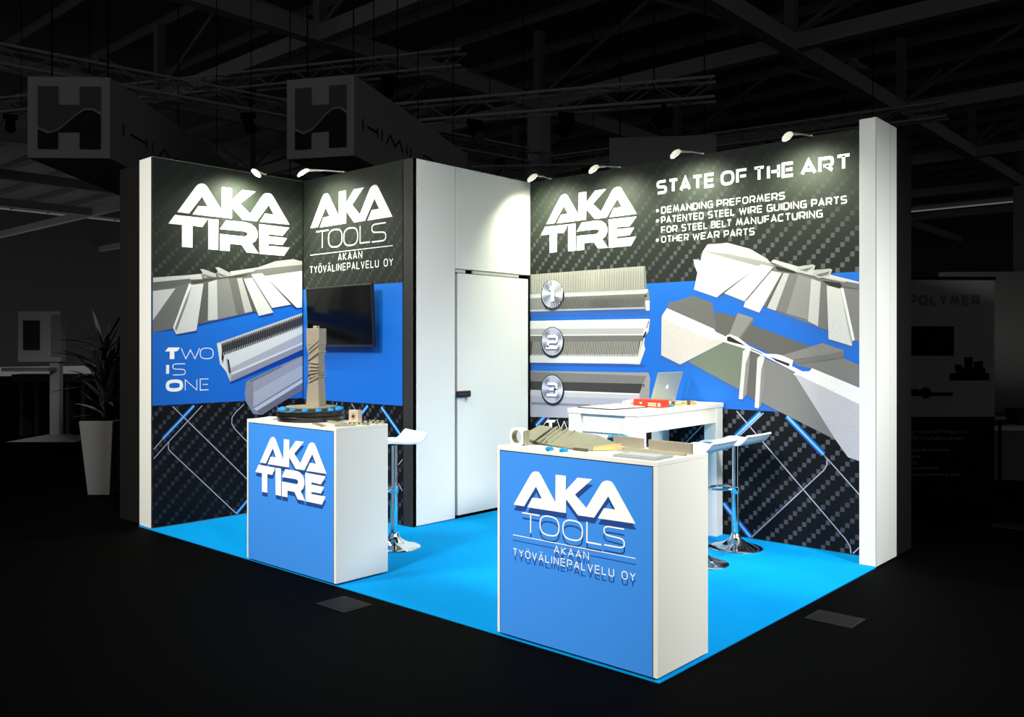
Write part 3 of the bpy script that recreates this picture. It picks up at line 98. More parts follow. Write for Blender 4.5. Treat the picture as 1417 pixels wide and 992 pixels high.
def new_mat(name):
    m = bpy.data.materials.new(name)
    m.use_nodes = True
    nt = m.node_tree
    return m, nt, nt.nodes['Principled BSDF']
def mat(name, col, rough=0.5, metal=0.0, spec=0.5, noise=0.0, scale=20.0, bump=0.0):
    m, nt, b = new_mat(name)
    b.inputs['Base Color'].default_value = col
    b.inputs['Roughness'].default_value = rough
    b.inputs['Metallic'].default_value = metal
    b.inputs['Specular IOR Level'].default_value = spec
    if noise > 0 or bump > 0:
        tc = nt.nodes.new('ShaderNodeTexCoord')
        n = nt.nodes.new('ShaderNodeTexNoise')
        n.inputs['Scale'].default_value = scale
        n.inputs['Detail'].default_value = 4
        nt.links.new(tc.outputs['Object'], n.inputs['Vector'])
        if noise > 0:
            mx = nt.nodes.new('ShaderNodeMix'); mx.data_type = 'RGBA'
            mx.inputs[6].default_value = tuple(v * (1 - noise) for v in col[:3]) + (1,)
            mx.inputs[7].default_value = tuple(min(1, v * (1 + noise)) for v in col[:3]) + (1,)
            nt.links.new(n.outputs['Fac'], mx.inputs[0])
            nt.links.new(mx.outputs[2], b.inputs['Base Color'])
        if bump > 0:
            bp = nt.nodes.new('ShaderNodeBump')
            bp.inputs['Strength'].default_value = bump
            bp.inputs['Distance'].default_value = 0.01
            nt.links.new(n.outputs['Fac'], bp.inputs['Height'])
            nt.links.new(bp.outputs['Normal'], b.inputs['Normal'])
    return m

def emis(name, col, strength):
    m, nt, b = new_mat(name)
    b.inputs['Base Color'].default_value = (0.8, 0.8, 0.8, 1)
    b.inputs['Emission Color'].default_value = col
    b.inputs['Emission Strength'].default_value = strength
    return m

def print_mat(name, rough=0.45):
    m, nt, b = new_mat(name)
    a = nt.nodes.new('ShaderNodeAttribute'); a.attribute_name = 'Col'
    tc = nt.nodes.new('ShaderNodeTexCoord')
    n = nt.nodes.new('ShaderNodeTexNoise'); n.inputs['Scale'].default_value = 60
    nt.links.new(tc.outputs['Object'], n.inputs['Vector'])
    mr = nt.nodes.new('ShaderNodeMapRange'); mr.inputs['To Min'].default_value = 0.9; mr.inputs['To Max'].default_value = 1.1
    nt.links.new(n.outputs['Fac'], mr.inputs['Value'])
    vm = nt.nodes.new('ShaderNodeVectorMath'); vm.operation = 'SCALE'
    nt.links.new(a.outputs['Color'], vm.inputs[0]); nt.links.new(mr.outputs[0], vm.inputs['Scale'])
    nt.links.new(vm.outputs[0], b.inputs['Base Color'])
    b.inputs['Roughness'].default_value = rough
    b.inputs['Specular IOR Level'].default_value = 0.3
    return m

def carbon_mat(name, bright, cx=0.0353, cz=0.0365, n=4, base=(0.0042, 0.0055, 0.0075)):
    """woven carbon print: small squares marching up the diagonals, on UVs in metres"""
    m, nt, b = new_mat(name)
    N, L = nt.nodes, nt.links
    def mth(op, a, bb=None):
        q = N.new('ShaderNodeMath'); q.operation = op
        for i, v in enumerate((a, bb)):
            if v is None: continue
            if isinstance(v, (int, float)): q.inputs[i].default_value = v
            else: L.new(v, q.inputs[i])
        return q.outputs[0]
    uv = N.new('ShaderNodeUVMap'); uv.uv_map = 'UVMap'
    sp = N.new('ShaderNodeSeparateXYZ'); L.new(uv.outputs[0], sp.inputs[0])
    u = mth('DIVIDE', sp.outputs[0], cx); v = mth('DIVIDE', sp.outputs[1], cz)
    fu, fv = mth('FLOOR', u), mth('FLOOR', v)
    d = mth('FLOORED_MODULO', mth('SUBTRACT', fu, fv), n)
    on = mth('LESS_THAN', d, 0.5)
    ru, rv = mth('FRACT', u), mth('FRACT', v)
    inside = mth('MULTIPLY', mth('LESS_THAN', mth('ABSOLUTE', mth('SUBTRACT', ru, 0.5)), 0.43), mth('LESS_THAN', mth('ABSOLUTE', mth('SUBTRACT', rv, 0.5)), 0.46))
    sq = mth('MULTIPLY', on, inside)
    ns = N.new('ShaderNodeTexNoise'); ns.inputs['Scale'].default_value = 0.9; ns.inputs['Detail'].default_value = 1
    L.new(uv.outputs[0], ns.inputs['Vector'])
    mr = N.new('ShaderNodeMapRange'); mr.inputs['From Min'].default_value = 0.35; mr.inputs['From Max'].default_value = 0.68
    mr.inputs['To Min'].default_value = 0.25; mr.inputs['To Max'].default_value = 1.0
    L.new(ns.outputs['Fac'], mr.inputs['Value'])
    glare_fade = N.new('ShaderNodeMapRange'); L.new(sp.outputs[1], glare_fade.inputs['Value'])  # lamp glare painted in: squares wash out toward the wall top
    glare_fade.inputs['From Min'].default_value = 2.15; glare_fade.inputs['From Max'].default_value = 2.7
    glare_fade.inputs['To Min'].default_value = 0.8; glare_fade.inputs['To Max'].default_value = 0.12
    fac = mth('MULTIPLY', mth('MULTIPLY', sq, mr.outputs[0]), glare_fade.outputs[0])
    mx = N.new('ShaderNodeMix'); mx.data_type = 'RGBA'
    # lamp glow on the upper wall, put into the colour as a lighter ground
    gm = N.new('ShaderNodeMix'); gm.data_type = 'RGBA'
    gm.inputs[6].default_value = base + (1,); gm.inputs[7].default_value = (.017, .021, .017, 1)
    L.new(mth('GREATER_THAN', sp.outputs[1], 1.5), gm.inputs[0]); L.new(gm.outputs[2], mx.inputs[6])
    mx.inputs[7].default_value = (bright, bright, bright * 1.12, 1)
    L.new(fac, mx.inputs[0]); L.new(mx.outputs[2], b.inputs['Base Color'])
    b.inputs['Roughness'].default_value = 0.55
    b.inputs['Specular IOR Level'].default_value = 0.12
    return m

class MB:
    """collects boxes, tubes, prisms and polygons into ONE mesh object"""
    def __init__(s): s.v = []; s.f = []; s.c = []; s.uv = None
    def add(s, vs_, fs, col=None):
        o = len(s.v); s.v += [tuple(p) for p in vs_]
        for f in fs: s.f.append(tuple(i + o for i in f)); s.c.append(col)
        return s
    def box(s, x0, x1, y0, y1, z0, z1, col=None, M=None):
        vs_ = [Vector((x, y, z)) for z in (z0, z1) for y in (y0, y1) for x in (x0, x1)]
        if M is not None: vs_ = [M @ p for p in vs_]
        return s.add(vs_, [(0, 2, 3, 1), (4, 5, 7, 6), (0, 1, 5, 4), (2, 6, 7, 3), (0, 4, 6, 2), (1, 3, 7, 5)], col)
    def tube(s, pts, r, n=12, closed=False, cap=True):
        pts = [Vector(p) for p in pts]; k = len(pts)
        rs = r if isinstance(r, (list, tuple)) else [r] * k
        rings = []; prev = None
        for i, p in enumerate(pts):
            a = pts[(i - 1) % k] if (closed or i > 0) else p
            c = pts[(i + 1) % k] if (closed or i < k - 1) else p
            t = (c - a).normalized()
            if prev is None:
                up = Vector((0, 0, 1)) if abs(t.z) < .9 else Vector((1, 0, 0))
                e = t.cross(up).normalized()
            else: e = (prev - t * prev.dot(t)).normalized()
            prev = e; g = t.cross(e)
            rings.append([p + (e * math.cos(2 * math.pi * j / n) + g * math.sin(2 * math.pi * j / n)) * rs[i] for j in range(n)])
        vs_ = [q for rg in rings for q in rg]; fs = []
        for i in range(k if closed else k - 1):
            i2 = (i + 1) % k
            for j in range(n): fs.append((i * n + j, i * n + (j + 1) % n, i2 * n + (j + 1) % n, i2 * n + j))
        if cap and not closed: fs.append(tuple(range(n))[::-1]); fs.append(tuple((k - 1) * n + j for j in range(n)))
        return s.add(vs_, fs)
    def lathe(s, prof, c=(0, 0, 0), n=48):
        vs_ = []; fs = []
        for r, z in prof:
            for j in range(n):
                a = 2 * math.pi * j / n; vs_.append((c[0] + r * math.cos(a), c[1] + r * math.sin(a), c[2] + z))
        k = len(prof)
        for i in range(k - 1):
            for j in range(n): fs.append((i * n + j, i * n + (j + 1) % n, (i + 1) * n + (j + 1) % n, (i + 1) * n + j))
        fs.append(tuple(range(n))[::-1]); fs.append(tuple((k - 1) * n + j for j in range(n)))
        return s.add(vs_, fs)
    def hull(s, pts):
        bm = bmesh.new()
        vv = [bm.verts.new(p) for p in pts]
        bmesh.ops.convex_hull(bm, input=vv)
        bmesh.ops.dissolve_limit(bm, angle_limit=.02, verts=bm.verts, edges=bm.edges)
        vv = [v for v in bm.verts if v.link_faces]
        ix = {v: i for i, v in enumerate(vv)}
        s.add([v.co.copy() for v in vv], [tuple(ix[v] for v in f.verts) for f in bm.faces]); bm.free()
        return s
    def prism(s, poly, frm, thick):
        """poly in 2-D, frm(a, b, depth) gives the 3-D point"""
        n = len(poly)
        vs_ = [frm(a, b, 0) for a, b in poly] + [frm(a, b, thick) for a, b in poly]
        fs = [tuple(range(n)), tuple(range(n, 2 * n))[::-1]] + [(i, i + n, (i + 1) % n + n, (i + 1) % n) for i in range(n)]
        return s.add(vs_, fs)
    def build(s, name, material, parent=None, smooth=False, bevel=0.0):
        me = bpy.data.meshes.new(name)
        me.from_pydata(s.v, [], s.f); me.validate(); me.update()
        if any(c is not None for c in s.c) and len(me.polygons) == len(s.c):
            at = me.color_attributes.new('Col', 'FLOAT_COLOR', 'CORNER')
            buf = []
            for p, c in zip(me.polygons, s.c): buf += list(c or (1, 1, 1, 1)) * p.loop_total
            at.data.foreach_set('color', buf)
        if s.uv:
            ul = me.uv_layers.new(name='UVMap')
            for lp in me.loops:
                ul.data[lp.index].uv = s.uv(me.vertices[lp.vertex_index].co)
        if material: me.materials.append(material)
        bm = bmesh.new(); bm.from_mesh(me)
        if any(len(f.verts) > 4 for f in bm.faces) and s.c and s.c[0] is None:
            pass
        bm.free()
        o = bpy.data.objects.new(name, me); COL.objects.link(o)
        if smooth:
            me.polygons.foreach_set('use_smooth', [True] * len(me.polygons)); me.set_sharp_from_angle(angle=math.radians(40))
        if bevel > 0:
            md = o.modifiers.new('bevel', 'BEVEL'); md.width = bevel; md.segments = 2; md.limit_method = 'ANGLE'
        if parent is not None:
            o.parent = parent
            o.matrix_parent_inverse = Matrix.Identity(4)
            # vertices were given in world space: bring them into the parent's space
            if not getattr(s, 'local', False):
                o.data.transform(world_of(parent).inverted())
        return o

def world_of(o):
    M = Matrix.LocRotScale(o.location, o.rotation_euler, o.scale)
    return (world_of(o.parent) @ M) if o.parent else M

def tag(o, label=None, cat=None, group=None, kind=None):
    if label: o['label'] = label
    if cat: o['category'] = cat
    if group: o['group'] = group
    if kind: o['kind'] = kind
    return o
def thing(name, loc, label, cat, group=None, rz=0.0, kind=None):
    o = bpy.data.objects.new(name, None); COL.objects.link(o)
    o.location = loc; o.rotation_euler = (0, 0, rz); o.empty_display_size = .1
    return tag(o, label, cat, group, kind)
def local(): m = MB(); m.local = True; return m
def copy_tree(o, parent=None):
    c = o.copy(); COL.objects.link(c)
    if parent is not None: c.parent = parent
    for ch in [q for q in bpy.data.objects if q.parent == o and q != c]: copy_tree(ch, c)
    return c

# ------------------------------------------------------------------ materials
WHITE = mat('white_laminate', rgb(232, 231, 221), 0.4, noise=0.01, scale=6)
FABRIC = mat('white_fabric', rgb(236, 236, 230), 0.8, spec=0.2, bump=0.06, scale=2.2)
EDGE = mat('white_edge_band', rgb(246, 242, 232), 0.45)
BLACK = mat('black_gap', (0.003, 0.003, 0.003, 1), 0.8, spec=0.1)
DARKPANEL = mat('dark_plain_panel', (0.024, 0.024, 0.022, 1), 0.6, spec=0.3)
BLUE = mat('blue_panel', rgb(60, 140, 230), 0.5, spec=0.3, noise=0.03, scale=30)
BLUEBAND = mat('blue_print', rgb(18, 102, 200), 0.5, spec=0.3, noise=0.03, scale=12)
LETTER = mat('white_print', rgb(250, 250, 246), 0.5, spec=0.2)
LSHADOW = mat('dark_blue_print', rgb(34, 70, 140), 0.5, spec=0.2)
LINEM = mat('silver_line_print', rgb(170, 172, 186), 0.5, spec=0.2)
PRINT = print_mat('picture_print')
CARPET = mat('blue_carpet', (0.0005, 0.275, 0.68, 1), 0.95, spec=0.05, noise=0.05, scale=160, bump=0.25)
CHROME = mat('chrome', (0.86, 0.87, 0.88, 1), 0.07, 1.0)
STEEL = mat('satin_steel', (0.60, 0.60, 0.56, 1), 0.32, 1.0, noise=0.06, scale=25)
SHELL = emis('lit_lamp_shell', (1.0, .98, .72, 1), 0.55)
LAMPM = mat('lamp_grey', (0.62, 0.62, 0.56, 1), 0.35, 0.3)
GLOW = emis('lamp_glow', (1.0, 0.96, 0.78, 1), 6.0)
TOOLST = mat('ground_tool_steel', (0.37, 0.36, 0.245, 1), 0.42, 0.35, noise=0.12, scale=30)
TOOLST2 = mat('tool_steel_tower', (0.36, 0.32, 0.245, 1), 0.45, 0.4, noise=0.08, scale=30)
BRASS = mat('brass_end', (0.75, 0.58, 0.24, 1), 0.4, 0.6)
DARKST = mat('dark_recess', (0.02, 0.018, 0.014, 1), 0.6)
CYAN = mat('blue_plastic', rgb(30, 150, 225), 0.35)
BLACKPL = mat('black_plastic', (0.012, 0.012, 0.012, 1), 0.3)
SCREEN = mat('tv_glass', (0.0015, 0.0015, 0.002, 1), 0.15, spec=0.15)
SEATM = mat('white_seat_shell', rgb(240, 240, 236), 0.25)
PAPER = mat('paper', rgb(244, 244, 240), 0.7)
# the unlit hall
H_WHITE = mat('hall_white', (0.62, 0.62, 0.62, 1), 0.9, spec=0.0)
H_GREY = mat('hall_grey', (0.34, 0.34, 0.34, 1), 0.9, spec=0.0)
H_POT = mat('hall_pot', (0.16, 0.16, 0.16, 1), 0.9, spec=0.0)
H_MID = mat('hall_mid', (0.18, 0.18, 0.18, 1), 0.9, spec=0.0)
H_DARK = mat('hall_dark', (0.045, 0.045, 0.045, 1), 0.9, spec=0.0)
H_BLACK = mat('hall_black', (0.006, 0.006, 0.006, 1), 0.9, spec=0.0)
H_FLOOR = mat('hall_floor_dark', (0.0009, 0.0009, 0.0009, 1), 0.75, spec=0.02, noise=0.25, scale=0.8)

# ------------------------------------------------------------------ flat print helpers
class Plane:
    """maps (s, z) on a wall or counter front to space; d = distance in front of it"""
    def __init__(s, axis, val, sign): s.a, s.v, s.g = axis, val, sign
    def __call__(s, u, z, d=0.0):
        w = s.v + s.g * d
        return Vector((w, u, z)) if s.a == 0 else Vector((u, w, z))
P_LW = Plane(0, .1975, 1); P_TW = Plane(1, 1.464, -1); P_RW = Plane(1, 2.933, -1)
P_C1 = Plane(1, -.012, -1); P_C2 = Plane(1, 0.0, -1)

def flat(mb, pl, poly, d, col=None):
    vs_ = [pl(u, z, d) for u, z in poly]
    # face the viewer
    n = Vector((0, 0, 0))
    for i in range(len(vs_)):
        n += vs_[i].cross(vs_[(i + 1) % len(vs_)])
    want = pl(0, 0, 1) - pl(0, 0, 0)
    idx = tuple(range(len(vs_)))
    mb.add(vs_, [idx if n.dot(want) > 0 else idx[::-1]], col)
mm = lambda poly: [(a / 1000, b / 1000) for a, b in poly]

def ribbon(mb, pl, pts, w, d, col=None, closed=False):
    pts = [Vector(p) for p in pts]
    q = [pts[0]]
    for p in pts[1:]:
        if (p - q[-1]).length > 1e-5: q.append(p)
    if closed and (q[0] - q[-1]).length < 1e-5: q.pop()
    pts = q; n = len(pts); L, R = [], []
    if n < 2: return
    for i in range(n):
        a = pts[i - 1] if (closed or i > 0) else None
        c = pts[(i + 1) % n] if (closed or i < n - 1) else None
        t1 = (pts[i] - a).normalized() if a is not None else None
        t2 = (c - pts[i]).normalized() if c is not None else None
        if t1 is None: t1 = t2
        if t2 is None: t2 = t1
        n1 = Vector((-t1.y, t1.x)); n2 = Vector((-t2.y, t2.x))
        m = n1 + n2
        m = m.normalized() if m.length > 1e-4 else n1
        k = min(1 / max(m.dot(n1), .35), 2.2)
        L.append(pts[i] + m * (w / 2 * k)); R.append(pts[i] - m * (w / 2 * k))
    for i in range(n if closed else n - 1):
        j = (i + 1) % n
        flat(mb, pl, [tuple(L[i]), tuple(L[j]), tuple(R[j]), tuple(R[i])], d, col)

def sup(cx, cy, rx, ry, e=2.5, n=36):
    out = []
    for i in range(n):
        a = 2 * math.pi * i / n; c, s_ = math.cos(a), math.sin(a)
        out.append((cx + rx * math.copysign(abs(c) ** (2 / e), c), cy + ry * math.copysign(abs(s_) ** (2 / e), s_)))
    return out
_S = [(1, 1), (.22, 1), (.07, .95), (0, .86), (0, .68), (.08, .57), (.22, .53), (.78, .49), (.92, .45), (1, .34), (1, .14), (.92, .04), (.78, 0), (0, 0)]
G = {
 'A': (1.05, [([(0, 0), (.5, 1), (1, 0)], 0), ([(.3, .26), (.78, .26)], 0)]),
 'B': (1, [([(0, 0), (0, 1), (.8, 1), (.97, .9), (.97, .62), (.8, .52), (.3, .52)], 0), ([(.8, .52), (1, .42), (1, .1), (.85, 0), (0, 0)], 0)]),
 'C': (1, [([(1, 1), (.25, 1), (.06, .92), (0, .75), (0, .25), (.06, .08), (.25, 0), (1, 0)], 0)]),
 'D': (1, [([(0, 0), (0, 1), (.7, 1), (.92, .9), (1, .7), (1, .3), (.92, .1), (.7, 0)], 1)]),
 'E': (.92, [([(1, 1), (0, 1), (0, 0), (1, 0)], 0), ([(.3, .5), (.95, .5)], 0)]),
 'F': (.88, [([(1, 1), (0, 1), (0, 0)], 0), ([(.3, .48), (.95, .48)], 0)]),
 'G': (1, [([(1, 1), (.25, 1), (.06, .92), (0, .75), (0, .25), (.06, .08), (.25, 0), (1, 0), (1, .48), (.5, .48)], 0)]),
 'H': (1, [([(0, 0), (0, 1)], 0), ([(1, 0), (1, 1)], 0), ([(.3, .5), (1, .5)], 0)]),
 'I': (.0, [([(.5, 0), (.5, 1)], 0)]),
 'K': (.9, [([(0, 0), (0, 1)], 0), ([(1, 1), (.1, .48), (1, 0)], 0)]),
 'L': (.85, [([(0, 1), (0, 0), (1, 0)], 0)]),
 'M': (1.3, [([(0, 0), (.22, 1), (.5, .15), (.78, 1), (1, 0)], 0)]),
 'N': (1, [([(0, 0), (0, 1), (1, 0), (1, 1)], 0)]),
 'O': (1.1, [(sup(.5, .5, .5, .5, 2.7), 1)]),
 'P': (.95, [([(0, 0), (0, 1), (.78, 1), (.95, .93), (1, .8), (1, .58), (.94, .46), (.78, .4), (.3, .4)], 0)]),
 'R': (1, [([(0, 0), (0, 1), (.78, 1), (.95, .93), (1, .8), (1, .58), (.94, .46), (.78, .4), (.3, .4)], 0), ([(.5, .4), (1, 0)], 0)]),
 'S': (1, [(_S, 0)]),
 'T': (.95, [([(0, 1), (1, 1)], 0), ([(.5, 1), (.5, 0)], 0)]),
 'U': (1, [([(0, 1), (0, .25), (.07, .08), (.25, 0), (.75, 0), (.93, .08), (1, .25), (1, 1)], 0)]),
 'V': (1, [([(0, 1), (.5, 0), (1, 1)], 0)]),
 'W': (1.4, [([(0, 1), (.25, 0), (.5, .85), (.75, 0), (1, 1)], 0)]),
 'Y': (1, [([(0, 1), (.5, .5), (1, 1)], 0), ([(.5, .5), (.5, 0)], 0)]),
 ' ': (.55, []),
}
STY = {'thin': (.07, 0, 0), 'mid': (.125, .42, .45), 'mid2': (.155, .26, .3), 'bold': (.2, .17, .26), 'thin2': (.065, .3, .3), 'heavy': (.26, .3, .3)}
def text(mb, pl, s, style, x0, x1, z0, h, d, dz=0.0, dx=0.0, each=None):
    th, gap, _ = STY[style]; th *= h
    ws = [G[{'Ö': 'O', 'Ä': 'A'}.get(c, c)][0] for c in s]
    stems = len(s) * th
    W = (x1 - x0 - stems) / (sum(ws) + gap * (len(s) - 1)) if len(s) > 1 else (x1 - x0 - th) / max(ws[0], .01)
    x = x0
    for c, w in zip(s, ws):
        if each: mb = MB(); mb.local = True
        k = {'Ö': 'O', 'Ä': 'A'}.get(c, c)
        ww = w * W
        for pts, closed in G[k][1]:
            q = [(x + th / 2 + px * ww + dx, z0 + th / 2 + py * (h - th) + dz) for px, py in pts]
            ribbon(mb, pl, q, th if style != 'heavy' or c != 'O' else th * 1.15, d, None, closed)
        if c in 'ÖÄ':
            for px in (.28, .72):
                cxx = x + th / 2 + px * ww + dx; cz = z0 + h * 1.2 + dz
                flat(mb, pl, sup(cxx, cz, th * .55, th * .55, 2, 8), d)
        if each and mb.v: mb.build(*each)
        x += ww + th + gap * W

def picture(name, pl, items, d0, parent, label=None):
    mb = MB(); d = d0; small = False
    for col, poly in items:
        p = mm(poly)
        xs = [a for a, b in p]; zs = [b for a, b in p]
        tiny = len(p) == 4 and (max(xs) - min(xs)) < .03
        if not (tiny and small): d += .00012
        small = tiny
        flat(mb, pl, p, d, rgb(*col))
    o = mb.build(name, PRINT, parent)
    if label: o['label'] = label
    return o, d
# ================================================================== THE SETTING
def struct(name, mb, m, label=None, bevel=0.0):
    o = mb.build(name, m, None, bevel=bevel)
    return tag(o, label, None, None, 'structure')
def sroot(name, loc, label):
    return thing(name, loc, label, None, kind='structure')

struct('floor', MB().box(-40, 40, -30, 70, -.3, -.0062), H_FLOOR, 'black matt floor of the unlit exhibition hall')
cp = MB().prism([(0, 0), (5, 0), (5, 2.686), (4.885, 2.686), (4.885, 2.932), (1.733, 2.932), (1.733, 1.463), (.1985, 1.463), (.1985, .019), (0, .019)], lambda a, b, d: (a, b, -.006 + d), .006)
tag(cp.build('carpet', CARPET), 'bright blue carpet covering the floor of the stand', 'carpet')

HZ = 3.018
# ---- left wall with its big printed graphic
wl = sroot('wall_left', (0.08, 1.5, 0), 'white booth wall at far left with carbon and blue graphic')
MB().box(-.03, .1965, .02, 3.09, 0, HZ).build('wall_panel', FABRIC, wl, bevel=.003)
MB().box(.186, .1968, .0165, .0205, 0.004, HZ - .004).build('edge_profile', BLACK, wl)
def graphic_base(pl, s0, s1, parent, material, name='graphic_print'):
    m = MB(); flat(m, pl, [(s0, 0.004), (s1, 0.004), (s1, HZ - .002), (s0, HZ - .002)], .0003)
    ax = pl.a; m.uv = (lambda co: (co[1], co[2])) if ax == 0 else (lambda co: (co[0], co[2]))
    return m.build(name, material, parent)
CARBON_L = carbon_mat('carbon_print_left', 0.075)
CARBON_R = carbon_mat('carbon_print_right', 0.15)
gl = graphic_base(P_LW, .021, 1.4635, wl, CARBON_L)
def band(pl, s0, s1, parent, z0=.987, z1=2.007):
    m = MB(); flat(m, pl, [(s0, z0), (s1, z0), (s1, z1), (s0, z1)], .0008)
    return m.build('blue_band', BLUEBAND, parent)
def logo(key, pl, parent, d=.0022, name='logo_lettering', material=None, dz=0.0, dx=0.0):
    m = MB()
    for poly in DATA[key + '_logo']:
        flat(m, pl, [(a + dx, b + dz) for a, b in mm(poly)], d)
    return m.build(name, material or LETTER, parent)
def words(plane, pl, parent, d=.0022, name='lettering', material=None, dz=0.0, styles=None, line=None):
    m = MB()
    for p, s, st, x0, x1, z0, h in DATA['texts']:
        if p == plane and (styles is None or st in styles):
            if st == 'mid2': x1 -= 10
            text(m, pl, s, st, x0 / 1000, x1 / 1000, z0 / 1000, h / 1000, d, dz)
    if line:
        (a, b), (c, e) = mm(DATA[line]); zz = (b + e) / 2
        ribbon(m, pl, [(a, zz + dz), (c, zz + dz)], .0038 if plane == 'C2' else .006, d)
    return m.build(name, material or LETTER, parent)
def streaks(key, pl, parent, wl_=.0075, wb=.035):
    a, b, c = MB(), MB(), MB()
    for k, pts in DATA[key]:
        p = mm(pts)
        if k == 'w': ribbon(a, pl, p, wl_, .0012)
        else:
            for w, col in ((wb, rgb(12, 56, 110)), (wb * .72, rgb(22, 96, 176)), (wb * .42, rgb(66, 160, 236)), (wb * .16, rgb(150, 205, 245))):
                ribbon(b, pl, p, w, .0010 + (wb - w) * .01, col)
    if a.v: a.build('silver_line', LINEM, parent)
    if b.v: b.build('blue_streak', PRINT, parent)

band(P_LW, .021, 1.4635, gl, .997, 2.007)
streaks('LW_lines', P_LW, gl)
picture('product_picture', P_LW, DATA['LW_product'], .0012, gl, 'printed picture of a grey finned steel preformer')
picture('product_picture', P_LW, DATA['LW_bar_one'], .0012, gl, 'printed picture of a slotted steel profile bar')
picture('product_picture', P_LW, DATA['LW_bar_two'], .0012, gl, 'printed picture of a plain grey steel profile bar')
logo('LW', P_LW, gl)
m = MB(); flat(m, P_LW, mm(DATA['LW_T']), .0022); m.build('lettering', LETTER, gl)
words('LW', P_LW, gl)

# ---- middle wall (front of the closet) with logo and screen
wb_ = sroot('wall_middle', (1.0, 1.49, 0), 'booth wall in the middle with dark graphic behind the screen')
MB().box(.1975, 1.732, 1.4645, 1.5, 0, HZ).build('wall_panel', DARKPANEL, wb_)
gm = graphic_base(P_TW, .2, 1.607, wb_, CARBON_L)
m = MB(); flat(m, P_TW, [(1.612, .004), (1.7305, .004), (1.7305, HZ - .002), (1.612, HZ - .002)], .0006)
m.build('dark_side_strip', DARKPANEL, wb_)
MB().box(1.6055, 1.6135, 1.4622, 1.4646, .004, HZ - .002).build('seam_profile', BLACK, wb_)
MB().box(.1976, .2046, 1.4595, 1.4646, .004, HZ - .002).build('corner_profile', BLACK, wb_)
band(P_TW, .2045, 1.6055, gm)
streaks('TW_lines', P_TW, gm, .006, .04)
logo('TW', P_TW, gm)
words('TW', P_TW, gm, line='TW_line')

# ---- closet side wall with its door
wc = sroot('wall_closet', (1.71, 2.2, 0), 'white side wall of the closet with a flush door')
MB().box(1.69, 1.732, 1.4655, 1.943, .004, HZ).build('wall_panel', FABRIC, wc, bevel=.002)
MB().box(1.69, 1.732, 1.9495, 2.931, 2.146, HZ).build('wall_panel', FABRIC, wc, bevel=.002)
MB().box(1.66, 1.689, 1.5005, 2.931, .0, HZ - .004).build('closet_shade_backing', BLACK, wc)  # black sheet standing in for the closet's shade behind the door gaps
d1 = thing('door_1', (1.72, 2.9, 0), 'plain white closet door with black gaps around it', None, kind='structure')
m = MB()
ny, nz = 16, 40
for j in range(nz + 1):
    for i in range(ny + 1):
        y = 1.977 + (2.902 - 1.977) * i / ny; z = .024 + (2.108 - .024) * j / nz
        x = 1.729 + .0016 * math.sin(y * 7 + z * 2.2) * math.exp(-((y - 2.05) / .1) ** 2) * (1 if z < 1.1 else .2)
        m.v.append((x, y, z))
for j in range(nz):
    for i in range(ny):
        a = j * (ny + 1) + i; m.f.append((a, a + 1, a + ny + 2, a + ny + 1)); m.c.append(None)
m.build('door_leaf', FABRIC, d1, smooth=True)
MB().box(1.7, 1.7275, 1.978, 2.901, .025, 2.107).build('leaf_frame', FABRIC, d1)
h = MB().box(1.7325, 1.752, 1.952, 2.12, 1.04, 1.094).build('lock_case', BLACKPL, d1, bevel=.006)
MB().tube([(1.745, 2.07, 1.04), (1.745, 2.07, 1.015)], .008).build('latch_knob', STEEL, h)
MB().tube([(1.74, 1.965, 1.066), (1.774, 1.965, 1.066), (1.774, 2.03, 1.062)], .009).build('lever', BLACKPL, h)
MB().box(1.715, 1.73, 1.953, 2.07, 2.114, 2.139).box(1.715, 1.73, 2.16, 2.77, 2.114, 2.139).build('top_rail', LAMPM, d1)

# ---- right wall
wr = sroot('wall_right', (3.3, 3.0, 0), 'long booth wall at right with state of the art graphic')
MB().box(1.7325, 4.884, 2.9335, 3.09, 0, HZ).build('wall_panel', DARKPANEL, wr)
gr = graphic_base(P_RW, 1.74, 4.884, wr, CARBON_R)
band(P_RW, 1.74, 4.884, gr)
streaks('RW_lines', P_RW, gr, .0085, .05)
streaks('RW_lines_b', P_RW, gr, .0085, .05)
streaks('RW_lines_c', P_RW, gr, .0085, .05)
picture('product_picture', P_RW, DATA['RW_product_upper'], .0012, gr, 'printed picture of a bright finned preformer, upper one')
picture('product_picture', P_RW, DATA['RW_product_lower'], .0012, gr, 'printed picture of a dark grey preformer seen end on')
picture('product_picture', P_RW, DATA['RW_bar_one'], .0012, gr, 'printed picture of fine ribbed bar behind number 1')
picture('shadow_print', P_RW, DATA['RW_bar_two_shadow'], .0011, gr)
picture('product_picture', P_RW, DATA['RW_bar_two'], .0013, gr, 'printed picture of slotted bar behind number 2')
picture('product_picture', P_RW, DATA['RW_bar_three'], .0012, gr, 'printed picture of dark grooved bar behind number 3')
logo('RW', P_RW, gr)
words('RW', P_RW, gr)
m = MB(); flat(m, P_RW, mm(DATA['RW_T']), .0022)
for q in mm(DATA['RW_bullets']): flat(m, P_RW, sup(q[0], q[1], .013, .013, 2, 16), .0022)
m.build('lettering', LETTER, gr)
